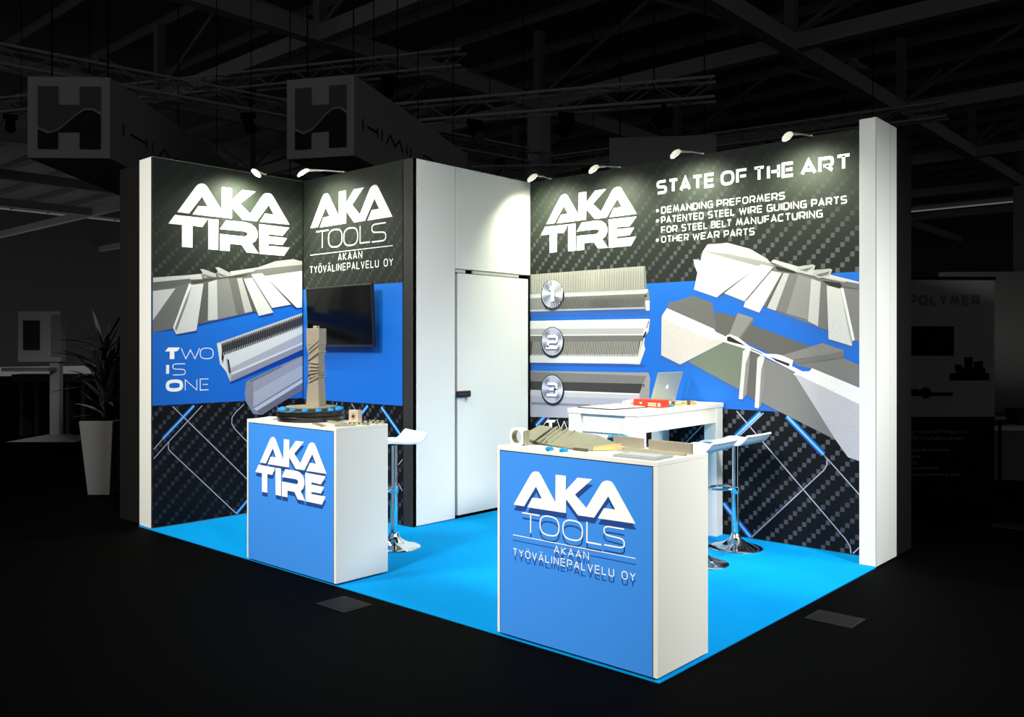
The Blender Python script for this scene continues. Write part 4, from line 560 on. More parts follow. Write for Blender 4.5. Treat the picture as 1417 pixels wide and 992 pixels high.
# numbered steel discs printed beside the bars
for k, (cxx, cz) in enumerate(mm(DATA['RW_discs'])):
    m = MB()
    flat(m, P_RW, sup(cxx + .004, cz - .012, .138, .142, 2, 40), .0042, rgb(30, 34, 48))
    flat(m, P_RW, sup(cxx, cz, .132, .135, 2, 40), .0044, rgb(24, 26, 32))
    flat(m, P_RW, sup(cxx, cz, .124, .127, 2, 40), .0046, rgb(222, 224, 232))
    nseg = 48
    for i in range(nseg):
        a0, a1 = 2 * math.pi * i / nseg, 2 * math.pi * (i + 1) / nseg
        a = (a0 + a1) / 2
        v = 172 + 36 * math.cos(4 * a + .6) + 20 * math.cos(6 * a + 1)
        flat(m, P_RW, [(cxx, cz), (cxx + .119 * math.cos(a0), cz + .122 * math.sin(a0)), (cxx + .119 * math.cos(a1), cz + .122 * math.sin(a1))], .0048, rgb(v * .96, v * .98, min(255, v * 1.1)))
    disc = m.build('number_disc', PRINT, gr)
    for dxx, dzz, dd, colr in ((.006, -.012, .0050, rgb(92, 96, 120)), (0, 0, .0053, rgb(246, 244, 242))):
        m = MB(); P = lambda pts: [(cxx + a * 1.12 + dxx, cz + b * 1.12 + dzz) for a, b in pts]
        if k == 0: flat(m, P_RW, P([(-.035, .035), (-.012, .068), (.022, .068), (.022, -.062), (-.014, -.062), (-.014, .033)]), dd, colr)
        elif k == 1:
            ribbon(m, P_RW, P([(-.05, .042), (.035, .042), (.05, .034), (.05, .008), (.038, -.003), (-.03, -.003), (-.044, -.012), (-.05, -.046)]), .026, dd, colr)
            flat(m, P_RW, P([(-.064, -.032), (.068, -.032), (.05, -.062), (-.068, -.062)]), dd, colr)
        else:
            ribbon(m, P_RW, P([(-.05, .045), (.03, .045), (.046, .038), (.046, .012), (.03, .001), (-.03, .001)]), .025, dd, colr)
            ribbon(m, P_RW, P([(.02, .001), (.04, -.004), (.046, -.014), (.046, -.038), (.035, -.048), (-.058, -.048)]), .025, dd, colr)
        m.build('numeral', PRINT, disc)

# ---- white end pillar of the right wall
we = sroot('wall_end', (4.94, 2.88, 0), 'white pillar closing the right wall toward the aisle')
MB().box(4.886, 5.0, 2.687, 2.9585, 0, HZ).build('pillar_panel', FABRIC, we, bevel=.003)
MB().box(4.886, 5.0, 2.9635, 3.09, 0, HZ).build('pillar_panel', FABRIC, we, bevel=.003)
MB().box(4.89, 4.997, 2.9586, 2.9634, 0.0, HZ - .006).build('seam_profile', BLACK, we)
MB().box(4.9935, 5.0006, 2.6864, 2.6905, 0.006, HZ - .006).build('seam_profile', mat('grey_profile', (.45, .45, .45, 1), .5), we)

# ================================================================== LAMPS on the wall tops
def arm_lamp(root_p, head_p, label, aim):
    """root on the wall top, head = centre of the oval head, aim = unit vector out from the wall"""
    t = thing('arm_lamp', root_p, label, 'lamp', 'arm spotlights clipped on the wall tops')
    r, hd, aim = Vector(root_p), Vector(head_p), Vector(aim)
    side = aim.cross(Vector((0, 0, 1)))
    MB().box(-.015, .015, -.012, .012, .0005, .014, M=Matrix.Translation(r)).build('clamp', LAMPM, t, bevel=.004)
    back = hd - aim * .05 + Vector((0, 0, .034))
    mid = r + Vector((0, 0, .008))
    MB().tube([mid, mid.lerp(back, .5) + Vector((0, 0, .006)), back], [.0065, .0065, .011], 10).build('arm', LAMPM, t, smooth=True)
    # oval head: a shallow dish tilted outward-down
    fwd = (aim * .82 - Vector((0, 0, .57))).normalized()
    up = side.cross(fwd).normalized()
    if up.z < 0: up = -up
    m = MB(); n = 28; prof = [(1.0, 0), (1.0, .006), (.9, .016), (.55, .026), (.0, .03)]
    vs_, fs = [], []
    for rr, hh in prof:
        for j in range(n):
            a = 2 * math.pi * j / n
            vs_.append(hd + fwd * (.070 * rr * math.cos(a)) + side * (.033 * rr * math.sin(a)) + up * hh)
    for i in range(len(prof) - 1):
        for j in range(n): fs.append((i * n + j, i * n + (j + 1) % n, (i + 1) * n + (j + 1) % n, (i + 1) * n + j))
    m.add(vs_, fs); head = m.build('lamp_head', SHELL, t, smooth=True)
    m = MB(); m.add([hd + fwd * (.066 * math.cos(2 * math.pi * j / n)) + side * (.030 * math.sin(2 * math.pi * j / n)) - up * .002 for j in range(n)], [tuple(range(n))])
    m.build('lens', GLOW, head)
    return t, hd
def wall_light(hd, target, power=30):
    d = bpy.data.lights.new('arm_lamp_light', 'SPOT'); d.energy = power; d.color = (.95, 1.0, .76)
    d.spot_size = math.radians(150); d.spot_blend = 1.0; d.shadow_soft_size = .05
    o = bpy.data.objects.new('arm_lamp_light', d); COL.objects.link(o); o.location = hd
    o.rotation_euler = (Vector(target) - Vector(hd)).to_track_quat('-Z', 'Y').to_euler()
LAMPS = [
 ((1.97, 2.945, HZ), (2.028, 2.62, 2.975), 'arm lamp next to the closet, above the tyre logo on the right wall', (0, -1, 0)),
 ((2.74, 2.945, HZ), (2.706, 2.62, 2.961), 'second arm lamp from the closet on the right wall', (0, -1, 0)),
 ((3.55, 2.945, HZ), (3.495, 2.62, 2.973), 'arm lamp above the start of the state of the art headline', (0, -1, 0)),
 ((4.44, 2.945, HZ), (4.408, 2.62, 2.962), 'arm lamp nearest the white end pillar', (0, -1, 0)),
 ((.80, 1.475, HZ), (.66, 1.15, 2.985), 'arm lamp on the middle wall above the tools logo', (0, -1, 0)),
 ((.19, 1.06, HZ), (.47, .80, 2.955), 'arm lamp on the far left wall', (1, 0, 0)),
]
for rp, hp, lab, aim in LAMPS:
    t, hd = arm_lamp(rp, hp, lab, aim)
    a = Vector(aim)
    wall_light(hd - Vector((0, 0, .02)), hd - a * .26 - Vector((0, 0, .55)), POWER_ARM * (1.5 if aim[0] else 1))

# ================================================================== COUNTERS
def counter(x0, x1, y0, y1, zt, label, pl, logo_key, is_c2):
    t = thing('counter', ((x0 + x1) / 2, (y0 + y1) / 2, 0), label, 'counter', 'white counters with blue logo fronts')
    b = .022
    MB().box(x0, x1, y0, y1, zt - b, zt).build('countertop', WHITE, t, bevel=.002)
    MB().box(x1 - b, x1, y0, y1, .012, zt - b - .0005).build('side_panel', WHITE, t, bevel=.0015)
    MB().box(x0, x0 + .016, y0, y1, .012, zt - b - .0005).build('side_panel', WHITE, t, bevel=.0015)
    MB().box(x0 + .0165, x1 - b - .0005, y1 - .03, y1 - .012, .02, zt - b - .001).build('rear_panel', WHITE, t)
    MB().box(x0 + .0165, x1 - b - .0005, y0 + .006, y0 + .02, .012, zt - b - .001).build('dark_joint', BLACK, t)
    f = MB().box(x0 + .020, x1 - b - .004, y0 + .0005, y0 + .0055, .012, zt - b - .004).build('front_panel', BLUE, t)
    for dz, mt, d, nm in ((-.027, LSHADOW, .0004, 'shadow_print'), (0, LETTER, .0012, 'logo_lettering')):
        logo(logo_key, pl, f, d, nm, mt, dz, 0.002 if dz else 0)
        if is_c2: words('C2', pl, f, d + .0001, 'shadow_print' if dz else 'lettering', mt, dz, line='C2_line')
    for x in (x0 + .06, x1 - .06):
        for y in (y0 + .06, y1 - .06):
            MB().tube([(x, y, 0), (x, y, .02)], .018).build('foot', BLACKPL, t)
    return t
c1 = counter(1.667, 2.681, -.012, .402, .975, 'white counter with blue tyre logo front, at left', P_C1, 'C1', False)
c2 = counter(4.028, 4.990, 0.0, .448, .970, 'white counter with blue tools logo front, at the near corner', P_C2, 'C2', True)

# ================================================================== TV
tv = thing('television', (.86, 1.455, 1.75), 'black flat screen hung on the middle wall above the tower', 'television')
ft = lambda u, z, y: Vector((u, y, z))
X0, X1, Z0, Z1 = .40, 1.335, 1.473, 2.006
Yf = lambda z: 1.352 + (Z1 - z) * .05
def slab(x0, x1, z0, z1, o0, o1):
    return [Vector((x, Yf(z) + o, z)) for o in (o0, o1) for z in (z0, z1) for x in (x0, x1)]
m = MB(); m.add(slab(X0, X1, Z0, Z1, 0, .03), [(0, 1, 3, 2), (4, 6, 7, 5), (0, 4, 5, 1), (2, 3, 7, 6), (0, 2, 6, 4), (1, 5, 7, 3)])
m.build('tv_case', BLACKPL, tv, bevel=.003)
m = MB(); m.add(slab(X0 + .012, X1 - .012, Z0 + .02, Z1 - .012, -.0012, -.0002), [(0, 1, 3, 2), (4, 6, 7, 5), (0, 4, 5, 1), (2, 3, 7, 6), (0, 2, 6, 4), (1, 5, 7, 3)])
m.build('screen', SCREEN, tv)
MB().box(.7, 1.02, 1.40, 1.46, 1.62, 1.9).build('wall_bracket', BLACKPL, tv)

# ================================================================== HIGH TABLE
TW_, TL_, TZ = .593, 1.264, 1.036
tb = thing('high_table', (3.791, 1.655, 0), 'white high table with thick square legs beside the right wall', 'table', rz=.034)
def tl(x0, x1, y0, y1, z0, z1): return local().box(x0, x1, y0, y1, z0, z1)
tl(-TW_, 0, 0, TL_, TZ - .034, TZ).build('tabletop', WHITE, tb, bevel=.003)
LG = .105
for sx in (-TW_ + .006, -.006 - LG):
    for sy in (.006, TL_ - .006 - LG):
        tl(sx, sx + LG, sy, sy + LG, 0, TZ - .0345).build('leg', WHITE, tb, bevel=.002)
for sx in (-TW_ + .012, -.012 - .02):
    tl(sx, sx + .02, .1115, TL_ - .1115, TZ - .15, TZ - .035).build('apron', WHITE, tb)
for sy in (.030, TL_ - .05):
    tl(-TW_ + .1115, -.1115, sy, sy + .02, TZ - .16, TZ - .035).build('apron', WHITE, tb)
tl(-TW_ + .1115, -.1115, .05, .066, .30, TZ - .1605).build('end_panel', WHITE, tb)

# ================================================================== BAR STOOLS
def stool(x, y, ang, label):
    t = thing('bar_stool', (x, y, 0), label, 'stool', 'white bar stools with chrome pole and round base', rz=ang)
    m = local(); m.lathe([(.195, 0), (.197, .005), (.192, .010), (.165, .018), (.12, .030), (.08, .047), (.05, .068), (.036, .09), (.033, .105), (.026, .112)]).build('base', CHROME, t, smooth=True)
    m = local(); m.tube([(0, 0, .1), (0, 0, .43)], .0265, 24).build('pole', CHROME, t, smooth=True)
    m = local(); m.lathe([(.03, .40), (.031, .402), (.031, .448), (.0275, .452)]).build('collar', CHROME, t, smooth=True)
    m = local(); m.tube([(0, 0, .45), (0, 0, .765)], .0235, 24).build('gas_lift', CHROME, t, smooth=True)
    m = local(); pts = [(-.02, .024, .43)]
    for i in range(25):
        a = math.pi / 2 + math.pi * i / 24
        pts.append((-.10 + .095 * math.cos(a), .105 * math.sin(a), .43))
    pts += [(-.02, -.024, .43)]
    m.tube(pts, .0095, 10).build('footrest', CHROME, t, smooth=True)
    m = local(); m.box(-.075, .075, -.06, .06, .757, .772).build('seat_plate', BLACKPL, t)
    m = local(); m.tube([(-.03, .05, .758), (-.05, .12, .748), (-.06, .155, .725), (-.075, .185, .695)], [.005, .005, .006, .009], 8).build('lever', BLACKPL, t, smooth=True)
    # moulded seat: wave profile, x back(+)..front(-)
    prof = [(-.215, .735), (-.205, .757), (-.185, .775), (-.15, .787), (-.10, .790), (-.04, .784), (.02, .778), (.08, .776), (.115, .782), (.14, .798), (.158, .818), (.172, .836), (.186, .848)]
    wid = [.165, .178, .186, .192, .196, .198, .198, .198, .198, .197, .195, .192, .186]
    m = local(); ny = 14; th = .016
    top, bot = [], []
    for (px, pz), w in zip(prof, wid):
        for j in range(ny + 1):
            v = -1 + 2 * j / ny
            rise = .012 * abs(v) ** 3 * (1 if px < .1 else .2)
            top.append((px, v * w, pz + rise)); bot.append((px + (.010 if px > .1 else 0), v * (w - .004), pz + rise - (th if px < .1 else .010)))
    nP = len(prof); W = ny + 1; o = nP * W
    fs = []
    for i in range(nP - 1):
        for j in range(ny):
            a = i * W + j
            fs.append((a, a + W, a + W + 1, a + 1)); fs.append((o + a, o + a + 1, o + a + W + 1, o + a + W))
    for i in range(nP - 1):
        a = i * W; fs.append((a, o + a, o + a + W, a + W)); a = i * W + ny; fs.append((a, a + W, o + a + W, o + a))
    for j in range(ny):
        fs.append((j, j + 1, o + j + 1, o + j)); a = (nP - 1) * W + j; fs.append((a, o + a, o + a + 1, a + 1))
    m.add(top + bot, fs); so = m.build('seat', SEATM, t, smooth=True)
    return t
stool(2.148, .907, math.radians(75), 'white bar stool behind the left counter')
stool(4.034, 2.561, 0.0, 'white bar stool at the far side of the high table, nearer the right wall')
stool(4.067, 1.985, math.radians(2), 'white bar stool close behind the near counter, half hidden by it')
# ================================================================== ON THE LEFT COUNTER
z = .975
rt = thing('rotary_stand', (2.08, .225, z), 'black round turntable with blue knobs on the left counter', 'stand')
local().lathe([(.205, 0), (.222, .006), (.226, .03), (.222, .036)], n=64).build('lower_ring', BLACKPL, rt, smooth=True)
local().lathe([(.214, .0365), (.229, .040), (.230, .066), (.222, .072)], n=64).build('upper_ring', BLACKPL, rt, smooth=True)
for i in range(14):
    a = 2 * math.pi * i / 14 + .1
    m = local(); m.lathe([(.021, .0725), (.021, .085), (.017, .088)], c=(.200 * math.cos(a), .200 * math.sin(a), 0), n=16)
    m.build('knob', CYAN, rt, smooth=True)
local().lathe([(.150, .0725), (.165, .0885), (.165, .097)], n=64).build('top_plate', TOOLST, rt, smooth=True)

tw = thing('carved_steel_tower', (2.11, .25, z + .098), 'upright carved steel preformer standing on the black turntable', 'sculpture', rz=.30)
SX, SZ = .80, .955
def block(x0, x1, y0, y1, z0, z1, x0b=None, x1b=None, y0b=None, y1b=None):
    x0b = x0 if x0b is None else x0b; x1b = x1 if x1b is None else x1b
    y0b = y0 if y0b is None else y0b; y1b = y1 if y1b is None else y1b
    return [(a * SX, c * SX, d * SZ) for a, c, d in [(x0, y0, z0), (x1, y0, z0), (x0, y1, z0), (x1, y1, z0), (x0b, y0b, z1), (x1b, y0b, z1), (x0b, y1b, z1), (x1b, y1b, z1)]]
local().hull(block(-.073, .066, -.05, .05, 0, .19, -.052, .052, -.045, .045)).build('foot_block', TOOLST2, tw, bevel=.001)
m = local(); m.hull(block(-.052, .052, -.043, .043, .19, .36, -.05, .052, -.043, .043)); m.build('waist_block', TOOLST2, tw)
local().hull(block(-.050, .055, -.045, .045, .36, .44, -.066, .062, -.05, .05)).build('neck_block', TOOLST2, tw)
local().hull(block(-.066, .066, -.05, .05, .44, .553, -.068, .066, -.05, .05)).build('head_block', TOOLST2, tw, bevel=.001)
local().box(-.016, .015, -.016, .016, .553 * SZ, .572 * SZ).build('top_stud', TOOLST2, tw, bevel=.002)
for k, (za, zc, w, o) in enumerate(((.18, .215, .010, .060), (.205, .228, .007, .064), (.235, .244, .006, .060), (.262, .262, .006, .056), (.290, .282, .006, .056), (.318, .306, .006, .056), (.345, .395, .013, .066), (.385, .44, .008, .060), (.41, .47, .007, .062))):
    m = local(); m.hull([(a * SX, c * SX, d * SZ) for a, c, d in [(-.045, -.055, za), (-.045, -.055, za - w * 1.6), (o, -.058, zc + .004), (o, -.058, zc - w), (-.04, .05, za), (-.04, .05, za - w), (o, .05, zc), (o, .05, zc - w)]])
    m.build('fin', TOOLST2, tw)
for zz in (.305, .20): local().box(-.049 * SX, -.036 * SX, -.0475 * SX, -.040 * SX, zz * SZ, (zz + .04) * SZ).build('slot', DARKST, tw)

def block_thing(name, x, y, rz, label, cat, z0, group=None): return thing(name, (x, y, z0), label, cat, group, rz)
t = block_thing('engraved_cube', 2.44, .325, .15, 'small square steel block with a crossed hole pattern, left counter', 'block', z)
local().box(-.041, .041, -.02, .02, 0, .082).build('body', mat('pale_bronze', (.62, .50, .38, 1), .45, .4, noise=.1, scale=40), t, bevel=.002)
m = local()
for a in range(8):
    an = math.pi * a / 4 + .3
    m.hull([(.008 * math.cos(an - .5), -.0212, .041 + .008 * math.sin(an - .5)), (.008 * math.cos(an + .5), -.0212, .041 + .008 * math.sin(an + .5)), (.032 * math.cos(an), -.0212, .041 + .032 * math.sin(an)), (.008 * math.cos(an), -.0195, .041)])
m.build('engraving', mat('bronze_groove', (.22, .14, .09, 1), .5, .3), t)
m = local(); m.tube([(0, -.0225, .041), (0, -.019, .041)], .007).build('centre_hole', BLACK, t)

def bar(x, y, rz, L, w, h, label, z0, name='steel_bar', slots=0, material=None, grp=None, base=0.0):
    t = thing(name, (x, y, z0 + base), label, 'metal bar', grp, rz)
    local().box(-L / 2, L / 2, -w / 2, w / 2, 0, h).build('body', material or TOOLST, t, bevel=min(.002, h * .2))
    if slots:
        m = local()
        for i in range(slots):
            u = -L / 2 + L * (i + .5) / slots
            m.box(u - L / slots * .2, u + L / slots * .2, -w / 2 - .0006, w / 2 + .0006, h * .45, h + .0008)
        m.build('slots', DARKST, t)
    return t
GB = 'flat steel samples at the right end of the left counter'
bar(2.455, .165, -.18, .23, .03, .016, 'pale flat steel bar in front of the turntable, longest on the left counter', z, grp=GB)
bar(2.44, .035, -.35, .22, .035, .006, 'thin dark steel strip at the front edge of the left counter', z, material=TOOLST2, grp=GB)
bar(2.625, .10, 1.3, .13, .032, .014, 'short steel block at the near corner of the left counter', z, grp=GB)
bar(2.595, .23, .25, .15, .04, .012, 'slotted steel plate behind the corner block on the left counter', z, slots=4, grp=GB)
bar(2.60, .315, .2, .13, .028, .018, 'slotted steel plate midway along the right edge of the left counter', z, slots=3, grp=GB)
bar(2.60, .375, .1, .12, .022, .02, 'rearmost small steel piece on the left counter', z, slots=3, grp=GB)
t = thing('leaflet', (1.755, .12, z), 'white leaflets lying left of the turntable', 'leaflet', rz=.25)
local().box(-.07, .07, -.085, .085, 0, .003).build('sheet', PAPER, t)
local().box(-.06, .075, -.08, .08, .0035, .006, M=Matrix.Rotation(.2, 4, 'Z')).build('sheet', PAPER, t)

# ================================================================== ON THE NEAR COUNTER
z = .970
t = thing('bored_block', (4.112, .072, z), 'white square block with a round bore at the left end of the near counter', 'block', rz=-.02)
m = local(); n = 40
hole = [(.034 * math.cos(2 * math.pi * j / n), .046 + .034 * math.sin(2 * math.pi * j / n)) for j in range(n)]
def sq(a):
    c, s_ = math.cos(a), math.sin(a); k = .0455 / max(abs(c), abs(s_)); k = min(k, .054)
    return (k * c, .046 + k * s_)
outer = [sq(2 * math.pi * j / n) for j in range(n)]
vs_ = [(a, -.018, b) for a, b in outer] + [(a, -.018, b) for a, b in hole] + [(a, .018, b) for a, b in outer] + [(a, .018, b) for a, b in hole]
fs = []
for j in range(n):
    k = (j + 1) % n
    fs += [(j, k, n + k, n + j), (2 * n + j, 3 * n + j, 3 * n + k, 2 * n + k), (j, 2 * n + j, 2 * n + k, k)]
m.add(vs_, fs); m.build('body', WHITE, t)
m = local(); m.add(vs_, [(n + j, n + (j + 1) % n, 3 * n + (j + 1) % n, 3 * n + j) for j in range(n)]); m.build('bore', TOOLST, t, smooth=True)
local().box(.05, .058, -.015, .018, .004, .082).build('side_flange', TOOLST, t, bevel=.002)

pr = thing('steel_preformer', (4.28, .28, z), 'large finned steel preformer lying across the near counter', 'machine part')
W = lambda *a: [Vector(p) for p in a]
m = MB(); m.hull(W((3.99, .22, 1.000), (3.975, .40, 1.044), (4.135, .165, .988), (4.06, .40, 1.041), (4.0, .43, .975), (4.12, .18, .978), (4.02, .25, .975))); m.build('left_wing', TOOLST, pr, bevel=.001)
m = MB(); m.hull(W((4.135, .165, .986), (4.07, .39, 1.038), (4.40, .355, 1.022), (4.467, .095, .980), (4.15, .17, .976), (4.467, .10, .974), (4.07, .42, .975), (4.40, .40, .975))); m.build('sloping_face', TOOLST, pr)
m = MB(); m.hull(W((4.467, .093, .981), (4.40, .356, 1.0225), (4.43, .30, 1.022), (4.59, .29, .990), (4.545, .128, .985), (4.467, .093, .973), (4.40, .38, .973), (4.59, .31, .973), (4.545, .128, .973))); m.build('right_wing', TOOLST, pr)
m = MB(); m.hull(W((4.547, .124, .973), (4.547, .124, .990), (4.628, .242, .973), (4.628, .242, 1.000), (4.60, .285, .973), (4.60, .285, 1.0), (4.53, .15, .973), (4.53, .15, .992))); m.build('brass_end', BRASS, pr)
MB().box(4.455, 4.535, .085, .098, .9705, .984).build('dark_foot', mat('dark_olive', (.10, .09, .05, 1), .5, .3), pr)
# fins and dark slots crossing the sloping face
def across(u0, u1, w, h, mt, nm, lift=.0):
    a = Vector((4.135, .165, .986)).lerp(Vector((4.467, .095, .980)), u0); b = Vector((4.07, .39, 1.038)).lerp(Vector((4.40, .355, 1.022)), u1)
    ax = Vector((1, 0, 0)) * w; up = Vector((0, 0, h)); lo = Vector((0, 0, -.004))
    m = MB(); m.hull([a + lo, a + ax + lo, b + lo, b + ax + lo, a + up * .4, a + ax + up * .4, b + up, b + ax + up]); return m.build(nm, mt, pr)
across(-.02, 0.02, .022, .0015, DARKST, 'slot'); across(.09, .10, .014, .010, TOOLST, 'fin')
across(.155, .15, .009, .0015, DARKST, 'slot'); across(.20, .20, .014, .009, TOOLST, 'fin')
across(.27, .27, .008, .0015, DARKST, 'slot'); across(.34, .33, .016, .008, TOOLST, 'fin'); across(.50, .50, .012, .006, TOOLST, 'fin')

for x, y, lab in ((4.362, .016, 'left of two small blue caps at the front edge of the near counter'), (4.448, .018, 'right of two small blue caps at the front edge of the near counter')):
    t = thing('blue_cap', (x, y, z), lab, 'cap', 'blue plastic caps on the near counter')
    local().lathe([(.020, 0), (.021, .002), (.021, .013), (.018, .015)], n=24).build('cap_body', CYAN, t, smooth=True)
    local().lathe([(.012, .0152), (.012, .018)], n=16).build('rim', CYAN, t, smooth=True)
t = thing('leaflet', (4.20, .055, z), 'white leaflet under the edge of the bored block', 'leaflet', rz=-.05)
local().box(-.12, .12, -.045, .05, 0, .0015).build('sheet', PAPER, t)

GM = 'long steel bars on the near counter'
bar(4.565, .40, -.17, .20, .020, .050, 'dark upright steel bar behind the big preformer', z, grp=GM, slots=0, material=TOOLST2)
bar(4.845, .345, -.10, .25, .024, .052, 'tall dark steel bar standing near the right edge of the near counter', z, grp=GM, material=TOOLST2)
bar(4.80, .268, -.05, .36, .022, .014, 'long pale steel bar lying in front of the tall dark bar', z, grp=GM)
bar(4.79, .205, -.08, .32, .020, .008, 'thin pale steel rod just behind the clear pack', z, grp=GM)
CLEAR = mat('clear_pack', (.30, .32, .31, 1), .3, 0, spec=.4)
t = thing('sample_pack', (4.845, .095, z), 'flat grey glossy sample pack at the near corner of the near counter', 'pack', rz=.02)
local().box(-.11, .12, -.075, .075, 0, .012).build('tray', CLEAR, t, bevel=.003)
local().box(-.09, .10, -.045, .05, .0122, .0135).build('cover_sheet', mat('grey_sheet', (.5, .52, .51, 1), .4), t)
t = thing('knob_ring', (4.435, .492, z), 'small black ring with blue knobs behind the big preformer', 'stand')
local().lathe([(.05, 0), (.056, .004), (.056, .028), (.05, .032)], n=40).build('ring', BLACKPL, t, smooth=True)
for i in range(9):
    a = 2 * math.pi * i / 9
    local().lathe([(.008, .0325), (.008, .040), (.006, .042)], c=(.044 * math.cos(a), .044 * math.sin(a), 0), n=12).build('knob', CYAN, t, smooth=True)

# ================================================================== ON THE HIGH TABLE
z = TZ
t = thing('document_folder', (3.415, 1.89, z), 'white paper lying on a thin black folder at the near end of the table', 'folder', rz=-.12)
local().box(-.162, .165, -.20, .195, 0, .006).build('folder', BLACKPL, t)
local().box(-.15, .15, -.18, .185, .0062, .0080).build('sheet', PAPER, t)
t = thing('plastic_bag', (3.37, 2.19, z), 'crumpled clear and pinkish bag between the paper and the red box', 'bag')
m = local(); n, k = 18, 10; random.seed(3); vs_ = []
for i in range(k + 1):
    for j in range(n):
        a = 2 * math.pi * j / n; rr = math.sin(math.pi * min(.999, (i + .001) / k) / 2 + .0)
        q = 1 + random.uniform(-.16, .16)
        vs_.append((0.075 * rr * math.cos(a) * q, .11 * rr * math.sin(a) * q, .034 * (1 - (i / k) ** 2) * (1 + random.uniform(-.3, .3)) if i < k else 0))
m.add(vs_, [(i * n + j, (i + 1) * n + j, (i + 1) * n + (j + 1) % n, i * n + (j + 1) % n) for i in range(k) for j in range(n)])
m.build('bag_film', mat('bag_film', (.62, .55, .55, 1), .25, 0, spec=.6), t)
t = thing('red_box', (3.585, 2.13, z), 'red snack box with white lettering on the high table', 'box', rz=-.06)
RED = mat('red_card', rgb(226, 52, 24), .45); CREAM = mat('cream_print', rgb(246, 226, 190), .5)
local().box(-.125, .125, -.05, .05, 0, .056).build('carton', RED, t, bevel=.004)
P_RB = lambda u, zz, d=0: Vector((u, -.0503 - d, zz))
m = local(); m.add([P_RB(*p) for p in ((.005, .010), (.085, .010), (.078, .021), (.085, .034), (.005, .034), (.012, .021))], [(0, 1, 2, 3, 4, 5)])
m.add([P_RB(*p) for p in ((.095, .010), (.119, .010), (.119, .034), (.095, .034))], [(0, 1, 2, 3)])
m.add([P_RB(*p) for p in ((-.07, .034), (-.055, .018), (-.04, .034))], [(0, 1, 2)])
m.build('label_print', CREAM, t)
m = local()
for i in range(6): m.add([P_RB(.018 + i * .011, .015, .0004), P_RB(.024 + i * .011, .015, .0004), P_RB(.024 + i * .011, .029, .0004), P_RB(.018 + i * .011, .029, .0004)], [(0, 1, 2, 3)])
m.build('lettering', RED, t)
t = thing('blue_cap', (3.70, 2.22, z), 'blue cap beside the red box on the high table', 'cap')
local().lathe([(.020, 0), (.022, .002), (.022, .014), (.018, .017)], n=24).build('cap_body', CYAN, t, smooth=True)
local().lathe([(.012, .0172), (.012, .020)], n=16).build('rim', CYAN, t, smooth=True)
GOLD = mat('gold_foil', (.72, .56, .24, 1), .3, .7, noise=.3, scale=60)
for x, y, rz, L, lab in ((3.655, 2.36, .1, .12, 'gold wrapped sweet packet just behind the blue cap'), (3.69, 2.50, .5, .10, 'gold wrapped packet furthest right on the high table'), (3.56, 2.42, -.2, .13, 'pale gold packet in front of the laptop')):
    t = thing('gold_packet', (x, y, z), lab, 'packet', 'gold wrapped packets by the laptop', rz)
    local().box(-L / 2, L / 2, -.03, .03, 0, .032).build('wrapper', GOLD, t, bevel=.008)
    local().box(-L * .2, L * .05, -.0308, .0308, .004, .0325).build('dark_band', mat('brown_print', (.10, .05, .02, 1), .5), t)

lp = thing('laptop', (3.36, 2.64, z), 'open silver laptop seen from behind on the high table', 'laptop', rz=0.0)
SILVER = mat('laptop_silver', (.42, .45, .40, 1), .38, .35)
base = MB().box(3.13, 3.355, 2.49, 2.83, z, z + .012).build('base', SILVER, lp, bevel=.003)
MB().box(3.19, 3.33, 2.52, 2.80, z + .0122, z + .0135).build('keyboard', BLACKPL, base)
q = [Vector((3.355, 2.475, z + .006)), Vector((3.355, 2.845, z + .006)), Vector((3.43, 2.845, z + .238)), Vector((3.43, 2.475, z + .238))]
nrm = (q[1] - q[0]).cross(q[3] - q[0]).normalized()
lid = MB(); lid.add(q + [p - nrm * .006 for p in q], [(0, 1, 2, 3), (7, 6, 5, 4), (0, 4, 5, 1), (1, 5, 6, 2), (2, 6, 7, 3), (3, 7, 4, 0)])
lid = lid.build('lid', SILVER, lp, bevel=.002)
scr = MB(); scr.add([q[0].lerp(q[2], .04) - nrm * .0065, q[1].lerp(q[3], .04) - nrm * .0065, q[2].lerp(q[0], .04) - nrm * .0065, q[3].lerp(q[1], .04) - nrm * .0065], [(3, 2, 1, 0)])
scr.build('display', SCREEN, lid)
# fruit emblem glowing on the lid
cen = (q[0] + q[1] + q[2] + q[3]) / 4 + (q[1] - q[0]) * 0.0
ex, ey = (q[1] - q[0]).normalized(), (q[3] - q[0]).normalized()
m = MB(); pts = []
for i in range(32):
    a = 2 * math.pi * i / 32; rr = .0155 * (1 - .12 * math.exp(-((a - math.pi / 2) / .35) ** 2) - .08 * math.exp(-((a - 1.5 * math.pi) / .3) ** 2))
    xx, yy = rr * math.cos(a), rr * 1.05 * math.sin(a)
    dd = math.hypot(xx - .019, yy - .002)
    if dd < .009: xx, yy = .019 + (xx - .019) * .009 / dd, .002 + (yy - .002) * .009 / dd
    pts.append(cen + ex * xx + ey * yy + nrm * .0006)
m.add(pts, [tuple(range(32))])
m.add([cen + ex * a + ey * b + nrm * .0006 for a, b in ((.000, .018), (.004, .025), (.009, .028), (.006, .021))], [(0, 1, 2, 3)])
m.build('emblem', emis('emblem_glow', (1, 1, .97, 1), .7), lid)
# ================================================================== THE UNLIT HALL
C0 = Vector((7.0781, -3.2919, 1.4824)); YAW = .7306
FW = Vector((-math.sin(YAW), math.cos(YAW), 0)); RT = Vector((math.cos(YAW), math.sin(YAW), 0))
def place(right, fwd, z=0.0):
    p = C0 + RT * right + FW * fwd; return Vector((p.x, p.y, z))

